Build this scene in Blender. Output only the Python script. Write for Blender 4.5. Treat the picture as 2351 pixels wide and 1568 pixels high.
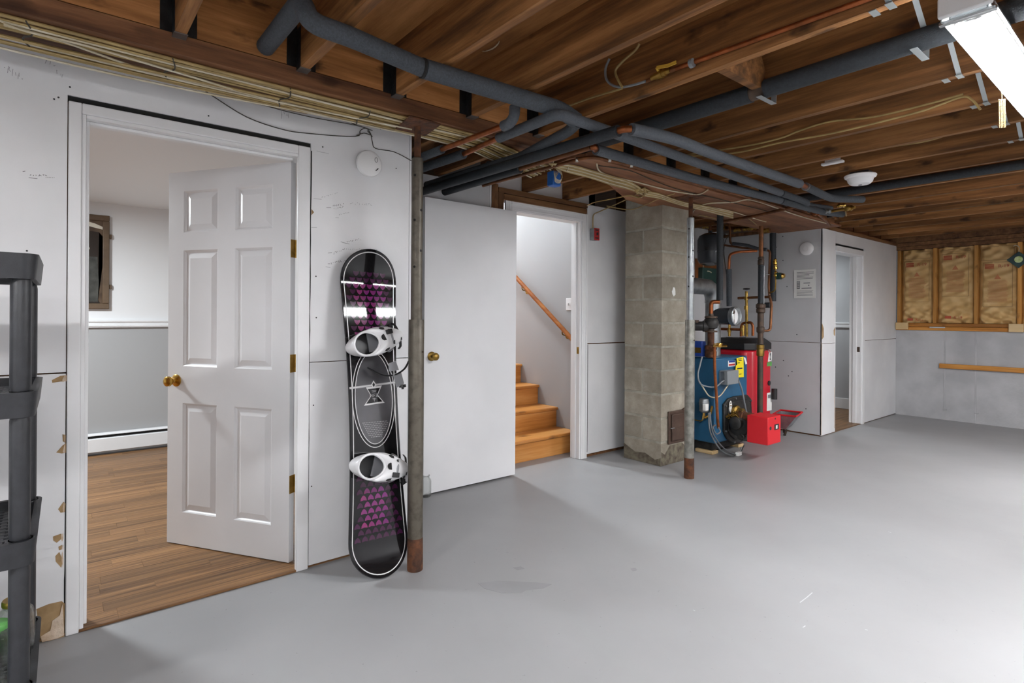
import bpy, bmesh, math, random
from mathutils import Vector, Matrix
random.seed(7)
for o in list(bpy.data.objects): bpy.data.objects.remove(o)
S = bpy.context.scene
COL = S.collection
PI = math.pi

# ------------------------------------------------------------------ camera
IMW, IMH = 2351.0, 1568.0
FPX, YAW, ROLL, CYH, CXH, CAMZ = 1285.7, 0.8867, -0.0063, 725.75, 1175.5, 1.26
cam = bpy.data.cameras.new('camera'); camo = bpy.data.objects.new('camera', cam); COL.objects.link(camo)
cam.sensor_fit = 'HORIZONTAL'; cam.sensor_width = 36.0; cam.lens = 36.0 * FPX / IMW
cam.shift_y = -(IMH / 2 - CYH) / IMW
cam.clip_start = 0.02; cam.clip_end = 100
camo.location = (0, 0, CAMZ)
camo.matrix_world = Matrix.Translation((0, 0, CAMZ)) @ Matrix.Rotation(YAW, 4, 'Z') @ Matrix.Rotation(PI / 2, 4, 'X') @ Matrix.Rotation(-ROLL, 4, 'Z')
S.camera = camo

def ray(x, y):
    c, s = math.cos(ROLL), math.sin(ROLL)
    a, b = x - CXH, y - CYH
    u = c * a + s * b; v = -s * a + c * b
    R, Uz = u / FPX, -v / FPX
    return Vector((-math.sin(YAW) + math.cos(YAW) * R, math.cos(YAW) + math.sin(YAW) * R, Uz))
def U(x, y, X=None, Y=None, Z=None):
    d = ray(x, y)
    if X is not None: t = X / d.x
    elif Y is not None: t = Y / d.y
    else: t = (Z - CAMZ) / d.z
    return Vector((0, 0, CAMZ)) + d * t

# ------------------------------------------------------------------ world, exposure
w = bpy.data.worlds.new('world'); S.world = w; w.use_nodes = True
w.node_tree.nodes['Background'].inputs[0].default_value = (0.8, 0.85, 0.9, 1)
w.node_tree.nodes['Background'].inputs[1].default_value = 0.05
S.view_settings.view_transform = 'Standard'; S.view_settings.look = 'None'
S.view_settings.gamma = 1.0; S.view_settings.use_curve_mapping = False
S.view_settings.exposure = 0.56
TUBE_POWER = 180.0       # emission strength of the shop lights' diffusers
ROOM_LIGHT = 68.0       # ceiling lamp of the finished room (W)
STAIR_LIGHT = 75.0      # lamp at the top of the stairs (W)

# ------------------------------------------------------------------ materials
def lin(h):
    h = h.lstrip('#'); r = []
    for i in (0, 2, 4):
        c = int(h[i:i+2], 16) / 255
        r.append(c / 12.92 if c <= 0.04045 else ((c + 0.055) / 1.055) ** 2.4)
    return (*r, 1)
MATS = {}
def newmat(name):
    m = bpy.data.materials.new(name); m.use_nodes = True
    nt = m.node_tree; b = nt.nodes['Principled BSDF']
    MATS[name] = m
    return m, nt, b
def N(nt, t, **k):
    n = nt.nodes.new(t)
    for a, v in k.items(): setattr(n, a, v)
    return n
def ramp(nt, fac, stops):
    r = N(nt, 'ShaderNodeValToRGB'); e = r.color_ramp.elements
    while len(e) < len(stops): e.new(0.5)
    for el, (p, c) in zip(e, stops): el.position = p; el.color = lin(c) if isinstance(c, str) else c
    nt.links.new(fac, r.inputs[0]); return r.outputs[0]
def coords(nt, scale=(1, 1, 1), rnd=True):
    tc = N(nt, 'ShaderNodeTexCoord'); mp = N(nt, 'ShaderNodeMapping'); mp.inputs['Scale'].default_value = scale
    nt.links.new(tc.outputs['Object'], mp.inputs['Vector'])
    if rnd:
        oi = N(nt, 'ShaderNodeObjectInfo'); mu = N(nt, 'ShaderNodeMath', operation='MULTIPLY'); mu.inputs[1].default_value = 37.0
        nt.links.new(oi.outputs['Random'], mu.inputs[0])
        cb = N(nt, 'ShaderNodeCombineXYZ')
        for i in range(3): nt.links.new(mu.outputs[0], cb.inputs[i])
        nt.links.new(cb.outputs[0], mp.inputs['Location'])
    return mp.outputs[0]
def noise(nt, vec, scale, detail=4, rough=0.55):
    n = N(nt, 'ShaderNodeTexNoise'); n.inputs['Scale'].default_value = scale
    n.inputs['Detail'].default_value = detail; n.inputs['Roughness'].default_value = rough
    nt.links.new(vec, n.inputs['Vector']); return n.outputs['Fac']
def bump(nt, b, h, strength, dist=0.01):
    n = N(nt, 'ShaderNodeBump'); n.inputs['Strength'].default_value = strength; n.inputs['Distance'].default_value = dist
    nt.links.new(h, n.inputs['Height']); nt.links.new(n.outputs[0], b.inputs['Normal'])
def plain(name, c, rough=0.5, metal=0.0, c2=None, ns=6.0, bs=0.0, bscale=60.0, spec=0.5, lo=0.35, hi=0.65, emit=0, stretch=(1,1,1)):
    m, nt, b = newmat(name)
    b.inputs['Roughness'].default_value = rough; b.inputs['Metallic'].default_value = metal
    b.inputs['Specular IOR Level'].default_value = spec
    b.inputs['Base Color'].default_value = lin(c)
    if c2 or bs:
        v = coords(nt, stretch)
        if c2: nt.links.new(ramp(nt, noise(nt, v, ns), [(lo, c), (hi, c2)]), b.inputs['Base Color'])
        if bs: bump(nt, b, noise(nt, v, bscale, 3), bs)
    if emit:
        b.inputs['Emission Color'].default_value = lin(c); b.inputs['Emission Strength'].default_value = emit
    return m
def wood(name, dark, mid, light, axis=0, rough=0.6, knots=0.6, gs=14.0, bright_var=0.25, stretch=0.06, kscale=2.2, knotc=None):
    m, nt, b = newmat(name); b.inputs['Roughness'].default_value = rough
    b.inputs['Specular IOR Level'].default_value = 0.3
    sc = [1, 1, 1]; sc[axis] = stretch
    v = coords(nt, tuple(sc))
    f = noise(nt, v, gs, 6, 0.68)
    col = ramp(nt, f, [(0.34, dark), (0.5, mid), (0.66, light)])
    if knots:
        sk = [1, 1, 1]; sk[axis] = 0.55
        vk = coords(nt, tuple(sk))
        vo = N(nt, 'ShaderNodeTexVoronoi'); vo.inputs['Scale'].default_value = kscale * 3.2
        nz = N(nt, 'ShaderNodeTexNoise'); nz.inputs['Scale'].default_value = 30.0; nt.links.new(vk, nz.inputs['Vector'])
        dv = N(nt, 'ShaderNodeVectorMath', operation='SCALE'); dv.inputs['Scale'].default_value = 0.05; nt.links.new(nz.outputs['Color'], dv.inputs[0])
        av = N(nt, 'ShaderNodeVectorMath', operation='ADD'); nt.links.new(vk, av.inputs[0]); nt.links.new(dv.outputs[0], av.inputs[1])
        nt.links.new(av.outputs[0], vo.inputs['Vector'])
        kn = ramp(nt, vo.outputs['Distance'], [(0.09, (1, 1, 1, 1)), (0.17, (0.55,)*3 + (1,)), (0.25, (0, 0, 0, 1))])
        gate = ramp(nt, noise(nt, vk, 1.6, 1), [(0.36, (0, 0, 0, 1)), (0.42, (1, 1, 1, 1))])
        mm = N(nt, 'ShaderNodeMix', data_type='RGBA', blend_type='MULTIPLY'); mm.inputs[0].default_value = 1
        nt.links.new(kn, mm.inputs[6]); nt.links.new(gate, mm.inputs[7])
        fm = N(nt, 'ShaderNodeMath', operation='MULTIPLY'); fm.inputs[1].default_value = knots
        nt.links.new(mm.outputs[2], fm.inputs[0])
        mk = N(nt, 'ShaderNodeMix', data_type='RGBA'); nt.links.new(fm.outputs[0], mk.inputs[0])
        nt.links.new(col, mk.inputs[6]); mk.inputs[7].default_value = lin(knotc or '1f120b'); col = mk.outputs[2]
    if bright_var:
        oi = N(nt, 'ShaderNodeObjectInfo'); mr = N(nt, 'ShaderNodeMapRange')
        mr.inputs['To Min'].default_value = 1 - bright_var; mr.inputs['To Max'].default_value = 1 + bright_var
        nt.links.new(oi.outputs['Random'], mr.inputs['Value'])
        hv = N(nt, 'ShaderNodeHueSaturation'); nt.links.new(mr.outputs[0], hv.inputs['Value']); nt.links.new(col, hv.inputs['Color']); col = hv.outputs[0]
    nt.links.new(col, b.inputs['Base Color'])
    bump(nt, b, f, 0.12, 0.004)
    return m

plain('wall_white', 'd9d9db', 0.55, c2='e6e6e7', ns=1.6, bs=0.05, bscale=40)
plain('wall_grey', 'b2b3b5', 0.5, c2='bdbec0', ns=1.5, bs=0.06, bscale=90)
plain('concrete_grey', 'a6a6a8', 0.6, c2='b9b9bb', ns=3.0, bs=0.25, bscale=45)
plain('room_white', 'e4e4e5', 0.6)
plain('room_grey', 'a6a6a7', 0.6)
plain('trim_white', 'e2e2e3', 0.32, c2='e9e9ea', ns=3)
plain('door_white', 'dcdcde', 0.3, c2='e6e6e8', ns=1.2, bs=0.03, bscale=30)
plain('torn_paper', '8a6f4c', 0.9, c2='a98c66', ns=14)
plain('gypsum', 'd2c0ac', 0.95, c2='b79f86', ns=20, bs=0.5)
plain('dark_gap', '191817', 0.9)
plain('ink', '2c2c2e', 0.7)
plain('pencil', '8e8e92', 0.8)
plain('brass', 'b98f3e', 0.22, 1.0, c2='d6b060', ns=6)
plain('old_brass', '8b6f34', 0.4, 1.0, c2='b79550', ns=20)
plain('yellow_handle', 'caa23c', 0.5)
plain('copper', 'b0653c', 0.38, 0.85, c2='7c4a2c', ns=14)
plain('copper_dull', '8a5a38', 0.5, 0.6, c2='5e3c26', ns=12)
plain('solder', 'b9b6ae', 0.35, 1.0)
plain('iron', '4a423c', 0.6, 0.5, c2='5d4a3d', ns=20, bs=0.2)
plain('rust', '6a4128', 0.85, 0.2, c2='3f2a20', ns=24, bs=0.4)
plain('cast_black', '232323', 0.55, 0.3, c2='3a3836', ns=18, bs=0.15)
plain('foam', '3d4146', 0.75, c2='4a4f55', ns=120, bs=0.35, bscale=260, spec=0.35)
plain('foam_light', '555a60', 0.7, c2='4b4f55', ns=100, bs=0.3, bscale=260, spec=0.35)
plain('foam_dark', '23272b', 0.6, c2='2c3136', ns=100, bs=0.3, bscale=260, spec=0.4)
plain('cable_tan', 'ad9560', 0.5, c2='8b7548', ns=9)
plain('cable_white', 'cfc7b2', 0.45, c2='b9ac8d', ns=9)
plain('cable_dark', '3b372f', 0.6)
plain('cable_grey', '7d8286', 0.5)
plain('steel', 'a9adb0', 0.35, 0.9, c2='8a8e90', ns=10)
plain('galv', 'a7abad', 0.38, 0.85, c2='8d9295', ns=16)
plain('strap_steel', 'a3aaac', 0.45, 0.6)
plain('black_steel', '17181a', 0.35, 0.3, c2='2a2c2e', ns=24, bs=0.2)
plain('column_paint', '5f594f', 0.45, 0.4, c2='453f37', ns=24, lo=.45, hi=.72, bs=0.12, bscale=40)
plain('column_grey', '8d8c85', 0.42, 0.4, c2='6a6962', ns=22, bs=0.15, bscale=40)
plain('shelf_black', '232427', 0.42, c2='2b2c30', ns=40, bs=0.08, bscale=300)
plain('boiler_blue', '2b5f82', 0.35, c2='245373', ns=3)
plain('box_blue', '1f3f8f', 0.4)
plain('electric_blue', '1f5fae', 0.5)
plain('tank_red', 'c11a2c', 0.35)
plain('burner_red', 'd2202a', 0.4)
plain('cap_black', '1d1c1d', 0.45)
plain('tag_yellow', 'ead71a', 0.6)
plain('paper', 'e3e3e0', 0.7)
plain('print_grey', '77787c', 0.8)
plain('green_box', '22423a', 0.45)
plain('ply', 'a2622e', 0.6, c2='8a4f24', ns=8, stretch=(1, 1, 0.2))
plain('tank_grey', '3d4044', 0.25, 0.2)
plain('detector', 'e8e8e8', 0.4)
plain('red_plate', 'b02a2a', 0.45)
plain('frame_wood', '574635', 0.5, c2='67533f', ns=10)
plain('painting_dark', '2a211b', 0.3)
plain('painting_brown', '6a5540', 0.4, c2='463629', ns=7)
plain('painting_grey', '4b4b46', 0.4, c2='2d2d2a', ns=12)
plain('painting_pale', 'd8d2c2', 0.4)
plain('insulation', 'd2b07a', 0.55, c2='c19d63', ns=5, lo=.3, hi=.7, bs=.08, bscale=20)
plain('red_print', 'a84a30', 0.7)
plain('pink_print', 'b4744c', 0.7)
plain('brown_print', '84683e', 0.7)
plain('pale_wood', 'd9bf93', 0.6, c2='c9ab7b', ns=10, stretch=(0.2, 1, 1))
plain('board_black', '0e0e10', 0.05, c2='19181a', ns=4, spec=0.4)
plain('board_grey', '58575a', 0.06, c2='38373a', ns=3)
plain('board_edge', '2a2a2c', 0.3)
plain('print_white', 'c9c8c8', 0.25)
plain('print_silver', '9a999a', 0.3)
plain('scale_purple', '6d2768', 0.06, c2='7f2f5e', ns=8)
plain('scale_purple_dim', '3d1937', 0.06, c2='3c1a36', ns=8)
plain('binding_white', 'd8d8da', 0.28)
plain('binding_grey', '8e8f93', 0.4)
plain('binding_black', '1b1b1d', 0.4)
plain('green_bag', '5fa553', 0.35, c2='47893f', ns=6)
plain('ornament_green', '2c4d48', 0.4, c2='1d2f3a', ns=12)
plain('ornament_glow', 'a9c46a', 0.4, c2='e6ecc2', ns=22)
plain('ash_door', '5d4a3f', 0.55, 0.3, c2='4b3a31', ns=9)
plain('soot', '4a4038', 0.95, c2='77705f', ns=20)
plain('chain', 'b7a781', 0.3, 0.9)
plain('fixture_metal', 'c4c7c8', 0.25, 0.85)
plain('fixture_white', 'dcdddd', 0.4)
wood('joist_wood', '503520', '79522f', 'a07145', 0, knots=0.75, gs=16)
wood('girder_wood', '704a2a', '9a683c', 'b9824f', 1, knots=0.8, gs=15, kscale=2.6)
wood('girder_low', '523524', '744d33', '916745', 1, knots=0.55, gs=17)
wood('subfloor', '6d4829', '8f6239', 'a8784a', 0, knots=0.15, gs=10, stretch=0.12)
wood('soffit_wood', '5d3e2a', '775037', '8f6648', 1, knots=0.2, gs=9, stretch=0.18)
wood('stud_wood', '9c6a30', 'bb8440', 'd09c58', 2, knots=0.4, gs=14, kscale=3)
wood('sill_wood', '8f5c28', 'b27632', 'c78d48', 0, knots=0.4, gs=14, kscale=3)
wood('brown_stud', '4f3521', '6d4b30', '825e3e', 2, knots=0.4, gs=14)
wood('brown_header', '4f3521', '6d4b30', '825e3e', 1, knots=0.4, gs=14)
wood('stair_wood', 'ac6c31', 'c78645', 'd89f60', 1, rough=0.28, knots=0.7, gs=10, bright_var=0.08, kscale=1.6, knotc='3a1c0c')
wood('rail_wood', '8f4f26', 'a8622f', 'ba763d', 0, rough=0.3, knots=0, gs=14)
wood('laminate', '503722', '7b5939', '9a744c', 1, rough=0.38, knots=0.25, gs=9, bright_var=0.22, stretch=0.09, kscale=1.2)

# floor: painted concrete with faint scuffs
m, nt, b = newmat('floor_paint')
v = coords(nt, rnd=False)
c1 = ramp(nt, noise(nt, v, 0.9, 6), [(0.3, '8d8d8e'), (0.7, '979798')])
sp = ramp(nt, noise(nt, v, 55, 2), [(0.22, (0.55, 0.55, 0.55, 1)), (0.27, (1, 1, 1, 1))])
mx = N(nt, 'ShaderNodeMix', data_type='RGBA', blend_type='MULTIPLY'); mx.inputs[0].default_value = 0.6
nt.links.new(c1, mx.inputs[6]); nt.links.new(sp, mx.inputs[7]); nt.links.new(mx.outputs[2], b.inputs['Base Color'])
rr = N(nt, 'ShaderNodeMapRange'); rr.inputs['To Min'].default_value = 0.36; rr.inputs['To Max'].default_value = 0.52
nt.links.new(noise(nt, v, 2.5, 5), rr.inputs['Value']); nt.links.new(rr.outputs[0], b.inputs['Roughness'])
bump(nt, b, noise(nt, v, 26, 5), 0.06, 0.004)

# concrete block
m, nt, b = newmat('block')
v = coords(nt)
cc = ramp(nt, noise(nt, v, 5, 6, 0.7), [(0.3, '827a6d'), (0.55, '9c9486'), (0.75, 'b3ac9f')])
oi = N(nt, 'ShaderNodeObjectInfo'); mr = N(nt, 'ShaderNodeMapRange'); mr.inputs['To Min'].default_value = 0.86; mr.inputs['To Max'].default_value = 1.1
nt.links.new(oi.outputs['Random'], mr.inputs['Value']); hv = N(nt, 'ShaderNodeHueSaturation')
nt.links.new(mr.outputs[0], hv.inputs['Value']); nt.links.new(cc, hv.inputs['Color']); nt.links.new(hv.outputs[0], b.inputs['Base Color'])
b.inputs['Roughness'].default_value = 0.95; bump(nt, b, noise(nt, v, 70, 4, 0.8), 0.6, 0.006)
plain('mortar', '8d897d', 0.95, c2='a39f93', ns=12, bs=0.4, bscale=50)
# glass
def glass(name, c, rough=0.05, alpha=0.25):
    m, nt, b = newmat(name)
    b.inputs['Base Color'].default_value = lin(c); b.inputs['Roughness'].default_value = rough
    b.inputs['Transmission Weight'].default_value = 1.0; b.inputs['IOR'].default_value = 1.3
    b.inputs['Alpha'].default_value = alpha
glass('jar_glass', 'eef2ef', 0.04, 0.45)
glass('film', 'ffffff', 0.1, 0.25)
def emitter(name, c, s):
    m, nt, b = newmat(name)
    b.inputs['Base Color'].default_value = lin(c); b.inputs['Emission Color'].default_value = lin(c); b.inputs['Emission Strength'].default_value = s
emitter('led', 'f8f9fb', TUBE_POWER)
emitter('led_far', 'f8f9fb', TUBE_POWER*1.15)
emitter('led_fill', 'f8f9fb', TUBE_POWER*.6)
emitter('led_dim', 'f8f9fb', TUBE_POWER*.95)

# ------------------------------------------------------------------ mesh builder
WM = {}   # world matrices of parents
class MB:
    def __init__(s): s.v = []; s.f = []
    def add(s, vs, fs):
        n = len(s.v); s.v += [tuple(p) for p in vs]; s.f += [tuple(i + n for i in q) for q in fs]; return s
    def box(s, x0, x1, y0, y1, z0, z1):
        return s.add([(x0,y0,z0),(x1,y0,z0),(x1,y1,z0),(x0,y1,z0),(x0,y0,z1),(x1,y0,z1),(x1,y1,z1),(x0,y1,z1)],
                     [(0,3,2,1),(4,5,6,7),(0,1,5,4),(1,2,6,5),(2,3,7,6),(3,0,4,7)])
    def obox(s, c, a, b, d, ha, hb, hd):
        c = Vector(c); a = Vector(a).normalized()*ha; b = Vector(b).normalized()*hb; d = Vector(d).normalized()*hd
        vs = [c-a-b-d, c+a-b-d, c+a+b-d, c-a+b-d, c-a-b+d, c+a-b+d, c+a+b+d, c-a+b+d]
        return s.add(vs, [(0,3,2,1),(4,5,6,7),(0,1,5,4),(1,2,6,5),(2,3,7,6),(3,0,4,7)])
    def bar(s, p, q, w, h, up=(0,0,1)):
        p = Vector(p); q = Vector(q); d = q - p; up = Vector(up); sd = d.cross(up)
        if sd.length < 1e-6: sd = d.cross(Vector((1,0,0)))
        u2 = sd.cross(d)
        return s.obox((p+q)/2, d, sd, u2, d.length/2, w/2, h/2)
    def tube(s, pts, r, n=10, cap=True, closed=False, flat=1.0):
        pts = [Vector(p) for p in pts]; k = len(pts); rs = r if isinstance(r, (list, tuple)) else [r]*k
        rings = []; prev = None
        for i, p in enumerate(pts):
            if closed: t = pts[(i+1) % k] - pts[i-1]
            else: t = pts[min(i+1, k-1)] - pts[max(i-1, 0)]
            if t.length < 1e-9: t = Vector((0,0,1))
            t.normalize()
            if prev is None:
                a = Vector((0,0,1)) if abs(t.z) < 0.9 else Vector((1,0,0))
                x = t.cross(a).normalized()
            else:
                x = prev - t*prev.dot(t)
                x = x.normalized() if x.length > 1e-6 else t.orthogonal().normalized()
            prev = x; y = t.cross(x)
            rings.append([p + (x*math.cos(2*PI*j/n) + y*math.sin(2*PI*j/n)*flat)*rs[i] for j in range(n)])
        vs = [q for R in rings for q in R]; fs = []
        for i in range(k if closed else k-1):
            i2 = (i+1) % k
            for j in range(n):
                j2 = (j+1) % n
                fs.append((i*n+j, i*n+j2, i2*n+j2, i2*n+j))
        if cap and not closed:
            fs.append(tuple(reversed(range(n)))); fs.append(tuple((k-1)*n+j for j in range(n)))
        return s.add(vs, fs)
    def cyl(s, p, q, r, n=16, r2=None): return s.tube([p, q], [r, r if r2 is None else r2], n)
    def lathe(s, prof, o, axis=(0,0,1), n=20, cap=True):
        o = Vector(o); ax = Vector(axis).normalized()
        a = Vector((0,0,1)) if abs(ax.z) < 0.9 else Vector((1,0,0))
        x = ax.cross(a).normalized(); y = ax.cross(x)
        vs = []; fs = []; k = len(prof)
        for r, h in prof:
            for j in range(n): vs.append(o + ax*h + (x*math.cos(2*PI*j/n) + y*math.sin(2*PI*j/n))*max(r, 1e-4))
        for i in range(k-1):
            for j in range(n):
                j2 = (j+1) % n; fs.append((i*n+j, i*n+j2, (i+1)*n+j2, (i+1)*n+j))
        if cap: fs.append(tuple(reversed(range(n)))); fs.append(tuple((k-1)*n+j for j in range(n)))
        return s.add(vs, fs)
    def prism(s, poly, o, ax, ay, az, t):
        o, ax, ay, az = Vector(o), Vector(ax), Vector(ay), Vector(az); n = len(poly)
        lo = [o + ax*p[0] + ay*p[1] for p in poly]; hi = [p + az*t for p in lo]
        fs = [tuple(reversed(range(n))), tuple(range(n, 2*n))] + [(j, (j+1) % n, n+(j+1) % n, n+j) for j in range(n)]
        return s.add(lo + hi, fs)
    def grid(s, P, closed_u=False):
        h = len(P); wd = len(P[0]); fs = []
        for i in range(h-1):
            for j in range(wd if closed_u else wd-1):
                j2 = (j+1) % wd
                fs.append((i*wd+j, i*wd+j2, (i+1)*wd+j2, (i+1)*wd+j))
        return s.add([p for r in P for p in r], fs)
    def mesh(s, name):
        vs = [Vector(p) for p in s.v]
        lo = Vector((min(p[i] for p in vs) for i in range(3))); hi = Vector((max(p[i] for p in vs) for i in range(3)))
        c = (lo+hi)/2
        me = bpy.data.meshes.new(name); me.from_pydata([p-c for p in vs], [], s.f); me.validate()
        bm = bmesh.new(); bm.from_mesh(me); bmesh.ops.recalc_face_normals(bm, faces=bm.faces); bm.to_mesh(me); bm.free()
        return me, c
    def build(s, name, mat, parent=None, smooth=True, bevel=0, angle=38, sub=0, solid=0):
        me, c = s.mesh(name)
        me.materials.append(MATS[mat])
        if smooth:
            me.shade_smooth(); me.set_sharp_from_angle(angle=math.radians(angle))
        o = bpy.data.objects.new(name, me); COL.objects.link(o); o.location = c
        if parent is not None:
            o.parent = parent; o.matrix_parent_inverse = WM[parent.name].inverted()
        WM[o.name] = Matrix.Translation(c) if parent is None else Matrix.Translation(c)
        if solid:
            md = o.modifiers.new('solid', 'SOLIDIFY'); md.thickness = solid; md.offset = 0
        if bevel:
            md = o.modifiers.new('bevel', 'BEVEL'); md.width = bevel; md.segments = 2; md.limit_method = 'ANGLE'; md.angle_limit = math.radians(40)
        if sub:
            md = o.modifiers.new('sub', 'SUBSURF'); md.levels = sub; md.render_levels = sub
        return o
def thing(name, label, cat, loc=(0,0,0), group=None, kind=None):
    o = bpy.data.objects.new(name, None); COL.objects.link(o); o.location = loc; o.empty_display_size = 0.1
    WM[o.name] = Matrix.Translation(loc)
    return tag(o, label, cat, group, kind)
def tag(o, label, cat=None, group=None, kind=None):
    o['label'] = label
    if cat: o['category'] = cat
    if group: o['group'] = group
    if kind: o['kind'] = kind
    return o
def struct(o, label, cat): return tag(o, label, cat, kind='structure')
def copy_part(o, parent, loc=None, scale=None):
    c = o.copy(); COL.objects.link(c); c.parent = parent
    if parent is not None: c.matrix_parent_inverse = WM[parent.name].inverted()
    if loc is not None: c.location = loc
    if scale is not None: c.scale = scale
    WM[c.name] = Matrix.Translation(c.location)
    return c
def bend(pts, rad=0.04, n=5):
    pts = [Vector(p) for p in pts]; out = [pts[0]]
    for i in range(1, len(pts)-1):
        a, b, c = pts[i-1], pts[i], pts[i+1]
        d1 = (a-b); d2 = (c-b); r = min(rad, d1.length*0.49, d2.length*0.49)
        p = b + d1.normalized()*r; q = b + d2.normalized()*r
        for k in range(n+1):
            t = k/n; out.append(p*(1-t)**2 + b*2*t*(1-t) + q*t*t)
    out.append(pts[-1]); return out
def smoothpts(pts, n=6):
    pts = [Vector(p) for p in pts]; out = []
    for i in range(len(pts)-1):
        p0 = pts[max(i-1,0)]; p1 = pts[i]; p2 = pts[i+1]; p3 = pts[min(i+2,len(pts)-1)]
        for k in range(n):
            t = k/n
            out.append(0.5*((2*p1)+(p2-p0)*t+(2*p0-5*p1+4*p2-p3)*t*t+(-p0+3*p1-3*p2+p3)*t**3))
    out.append(pts[-1]); return out
def ribbon(mb, pts, wd, nrm, off=0.0006):
    pts = [Vector(p) for p in pts]; nrm = Vector(nrm).normalized(); L = []; R = []
    for i, p in enumerate(pts):
        t = (pts[min(i+1,len(pts)-1)] - pts[max(i-1,0)])
        if t.length < 1e-9: t = Vector((0,0,1))
        sd = t.normalized().cross(nrm); L.append(p + sd*wd/2 + nrm*off); R.append(p - sd*wd/2 + nrm*off)
    mb.add(L + R, [(i, i+1, len(pts)+i+1, len(pts)+i) for i in range(len(pts)-1)])
def text_mesh(body, size, o, ax, ay, name, mat, parent, extrude=0.0004):
    cu = bpy.data.curves.new(name, 'FONT'); cu.body = body; cu.size = size; cu.extrude = extrude; cu.align_x = 'CENTER'; cu.align_y = 'CENTER'; cu.resolution_u = 2
    t = bpy.data.objects.new('tmp', cu); COL.objects.link(t)
    dg = bpy.context.evaluated_depsgraph_get(); me = bpy.data.meshes.new_from_object(t.evaluated_get(dg))
    bpy.data.objects.remove(t)
    ax = Vector(ax).normalized(); ay = Vector(ay).normalized(); az = ax.cross(ay)
    M = Matrix((ax, ay, az)).transposed().to_4x4()
    me.transform(M); me.materials.clear(); me.materials.append(MATS[mat])
    ob = bpy.data.objects.new(name, me); COL.objects.link(ob); ob.location = o
    if parent is not None: ob.parent = parent; ob.matrix_parent_inverse = WM[parent.name].inverted()
    WM[ob.name] = Matrix.Translation(o)
    return ob
# =================================================================== SETTING
XL, XS, XR, XA = -2.79, -3.45, -2.527, -3.69     # left wall, stair wall, small-door wall, boiler alcove back wall
YU, YB = 6.30, 8.61                               # boiler alcove far wall, back wall of the basement
ZJ = 2.285                                        # underside of the joists
XE, YE = 2.3, -2.7                                # unseen right wall, wall behind the camera

struct(MB().box(-6.6, XE+.1, YE-.1, YB+.2, -0.12, 0).build('floor', 'floor_paint', smooth=False), 'grey painted concrete floor of the basement', 'floor')

# ---- laminate floor of the finished room, plank by plank
lam = struct(thing('floor_laminate', '', None, (-4.5, 0, 0)), 'brown laminate plank floor of the room behind the six-panel door', 'floor')
pm = MB().box(-.5, .5, -.5, .5, 0, 1).build('plank', 'laminate', lam, smooth=False)
first = True
def planks(par, x0, x1, y0, y1, wd, lens, src, z=0.0, h=0.009):
    global first
    row = 0; x = x1
    while x - wd > x0 - 1e-3:
        y = y0 - random.random()*0.5
        while y < y1:
            L = random.choice(lens); a = max(y, y0); b2 = min(y+L, y1)
            if b2 - a > 0.03:
                loc = (x - wd/2, (a+b2)/2, z); sc = (wd-0.0007, b2-a-0.0007, h)
                lo = Vector(loc); lo.z = z + h/2
                if first: src.location = lo; src.scale = sc; first = False
                else: copy_part(src, par, lo, sc)
            y += L
        x -= wd; row += 1
planks(lam, -6.2, XL-.012, -0.25, 1.40, 0.098, (0.45, 0.62, 0.8, 0.95), pm)
MB().box(-6.2, XL-.012, -2.6, -0.25, 0, 0.009).build('far_planks', 'laminate', lam, smooth=False)
MB().box(XL-.012, XL+.004, 0.06, 0.955, 0, 0.011).build('threshold_strip', 'laminate', lam, bevel=.003)

# ---- finished room shell
wr = struct(thing('wall_room_far', '', None, (-6.2, 0.3, 0)), 'white over grey wall with a moulded rail in the finished room', 'wall')
MB().box(-6.3, -6.2, -2.6, 1.5, 1.19, 2.25).build('upper_panel', 'room_white', wr, smooth=False)
MB().box(-6.3, -6.2, -2.6, 1.5, 0, 1.19).build('lower_panel', 'room_grey', wr, smooth=False)
cr = MB()
cr.box(-6.2, -6.175, -2.6, 1.5, 1.135, 1.205); cr.box(-6.2, -6.165, -2.6, 1.5, 1.185, 1.2); cr.box(-6.2, -6.168, -2.6, 1.5, 1.145, 1.16)
cr.build('chair_rail', 'trim_white', wr, bevel=.003)
struct(MB().box(-6.3, XL-.1, -2.7, -2.6, 0, 2.25).build('wall_room_side', 'room_white', smooth=False), 'white side wall of the finished room', 'wall')
struct(MB().box(-6.3, XL-.1, 1.43, 1.53, 0, 2.25).build('wall_room_end', 'room_white', smooth=False), 'white end wall of the finished room behind the door', 'wall')
struct(MB().box(-6.3, XL-.1, -2.7, 1.53, 2.25, 2.28).build('ceiling_room', 'room_white', smooth=False), 'white ceiling of the finished room', 'ceiling')

# ---- left wall: drywall sheets round the door opening
wl = struct(thing('wall_left', '', None, (XL, 0.5, 0)), 'scuffed white drywall wall around the six-panel door', 'wall')
G = 0.002
x0, x1 = XL-.013, XL
def sheet(y0, y1, z0, z1, nm='drywall_panel', par=wl, xa=x0, xb=x1, mat='wall_white'):
    return MB().box(xa, xb, y0+G, y1-G, z0+G, z1-G).build(nm, mat, par, bevel=.0015)
sheet(YE, 0.035, 0.02, 1.027)
MB().prism([(YE,1.031),(.033,1.031),(.033,2.112),(.980,2.112),(.980,1.026),(1.528,1.026),(1.528,2.288),(YE,2.288)], (x0,0,0), (0,1,0), (0,0,1), (1,0,0), .013).build('drywall_panel', 'wall_white', wl, smooth=False)
sheet(0.978, 1.53, 0.012, 1.024)
fr = MB(); fr.box(XL-.1, XL-.0215, YE, 0.076, 0, 2.29); fr.box(XL-.1, XL-.0215, 0.964, 1.53, 0, 2.29); fr.box(XL-.1, XL-.0215, 0.076, 0.964, 2.06, 2.29)
fr.build('framing', 'brown_stud', wl, smooth=False)
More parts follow.
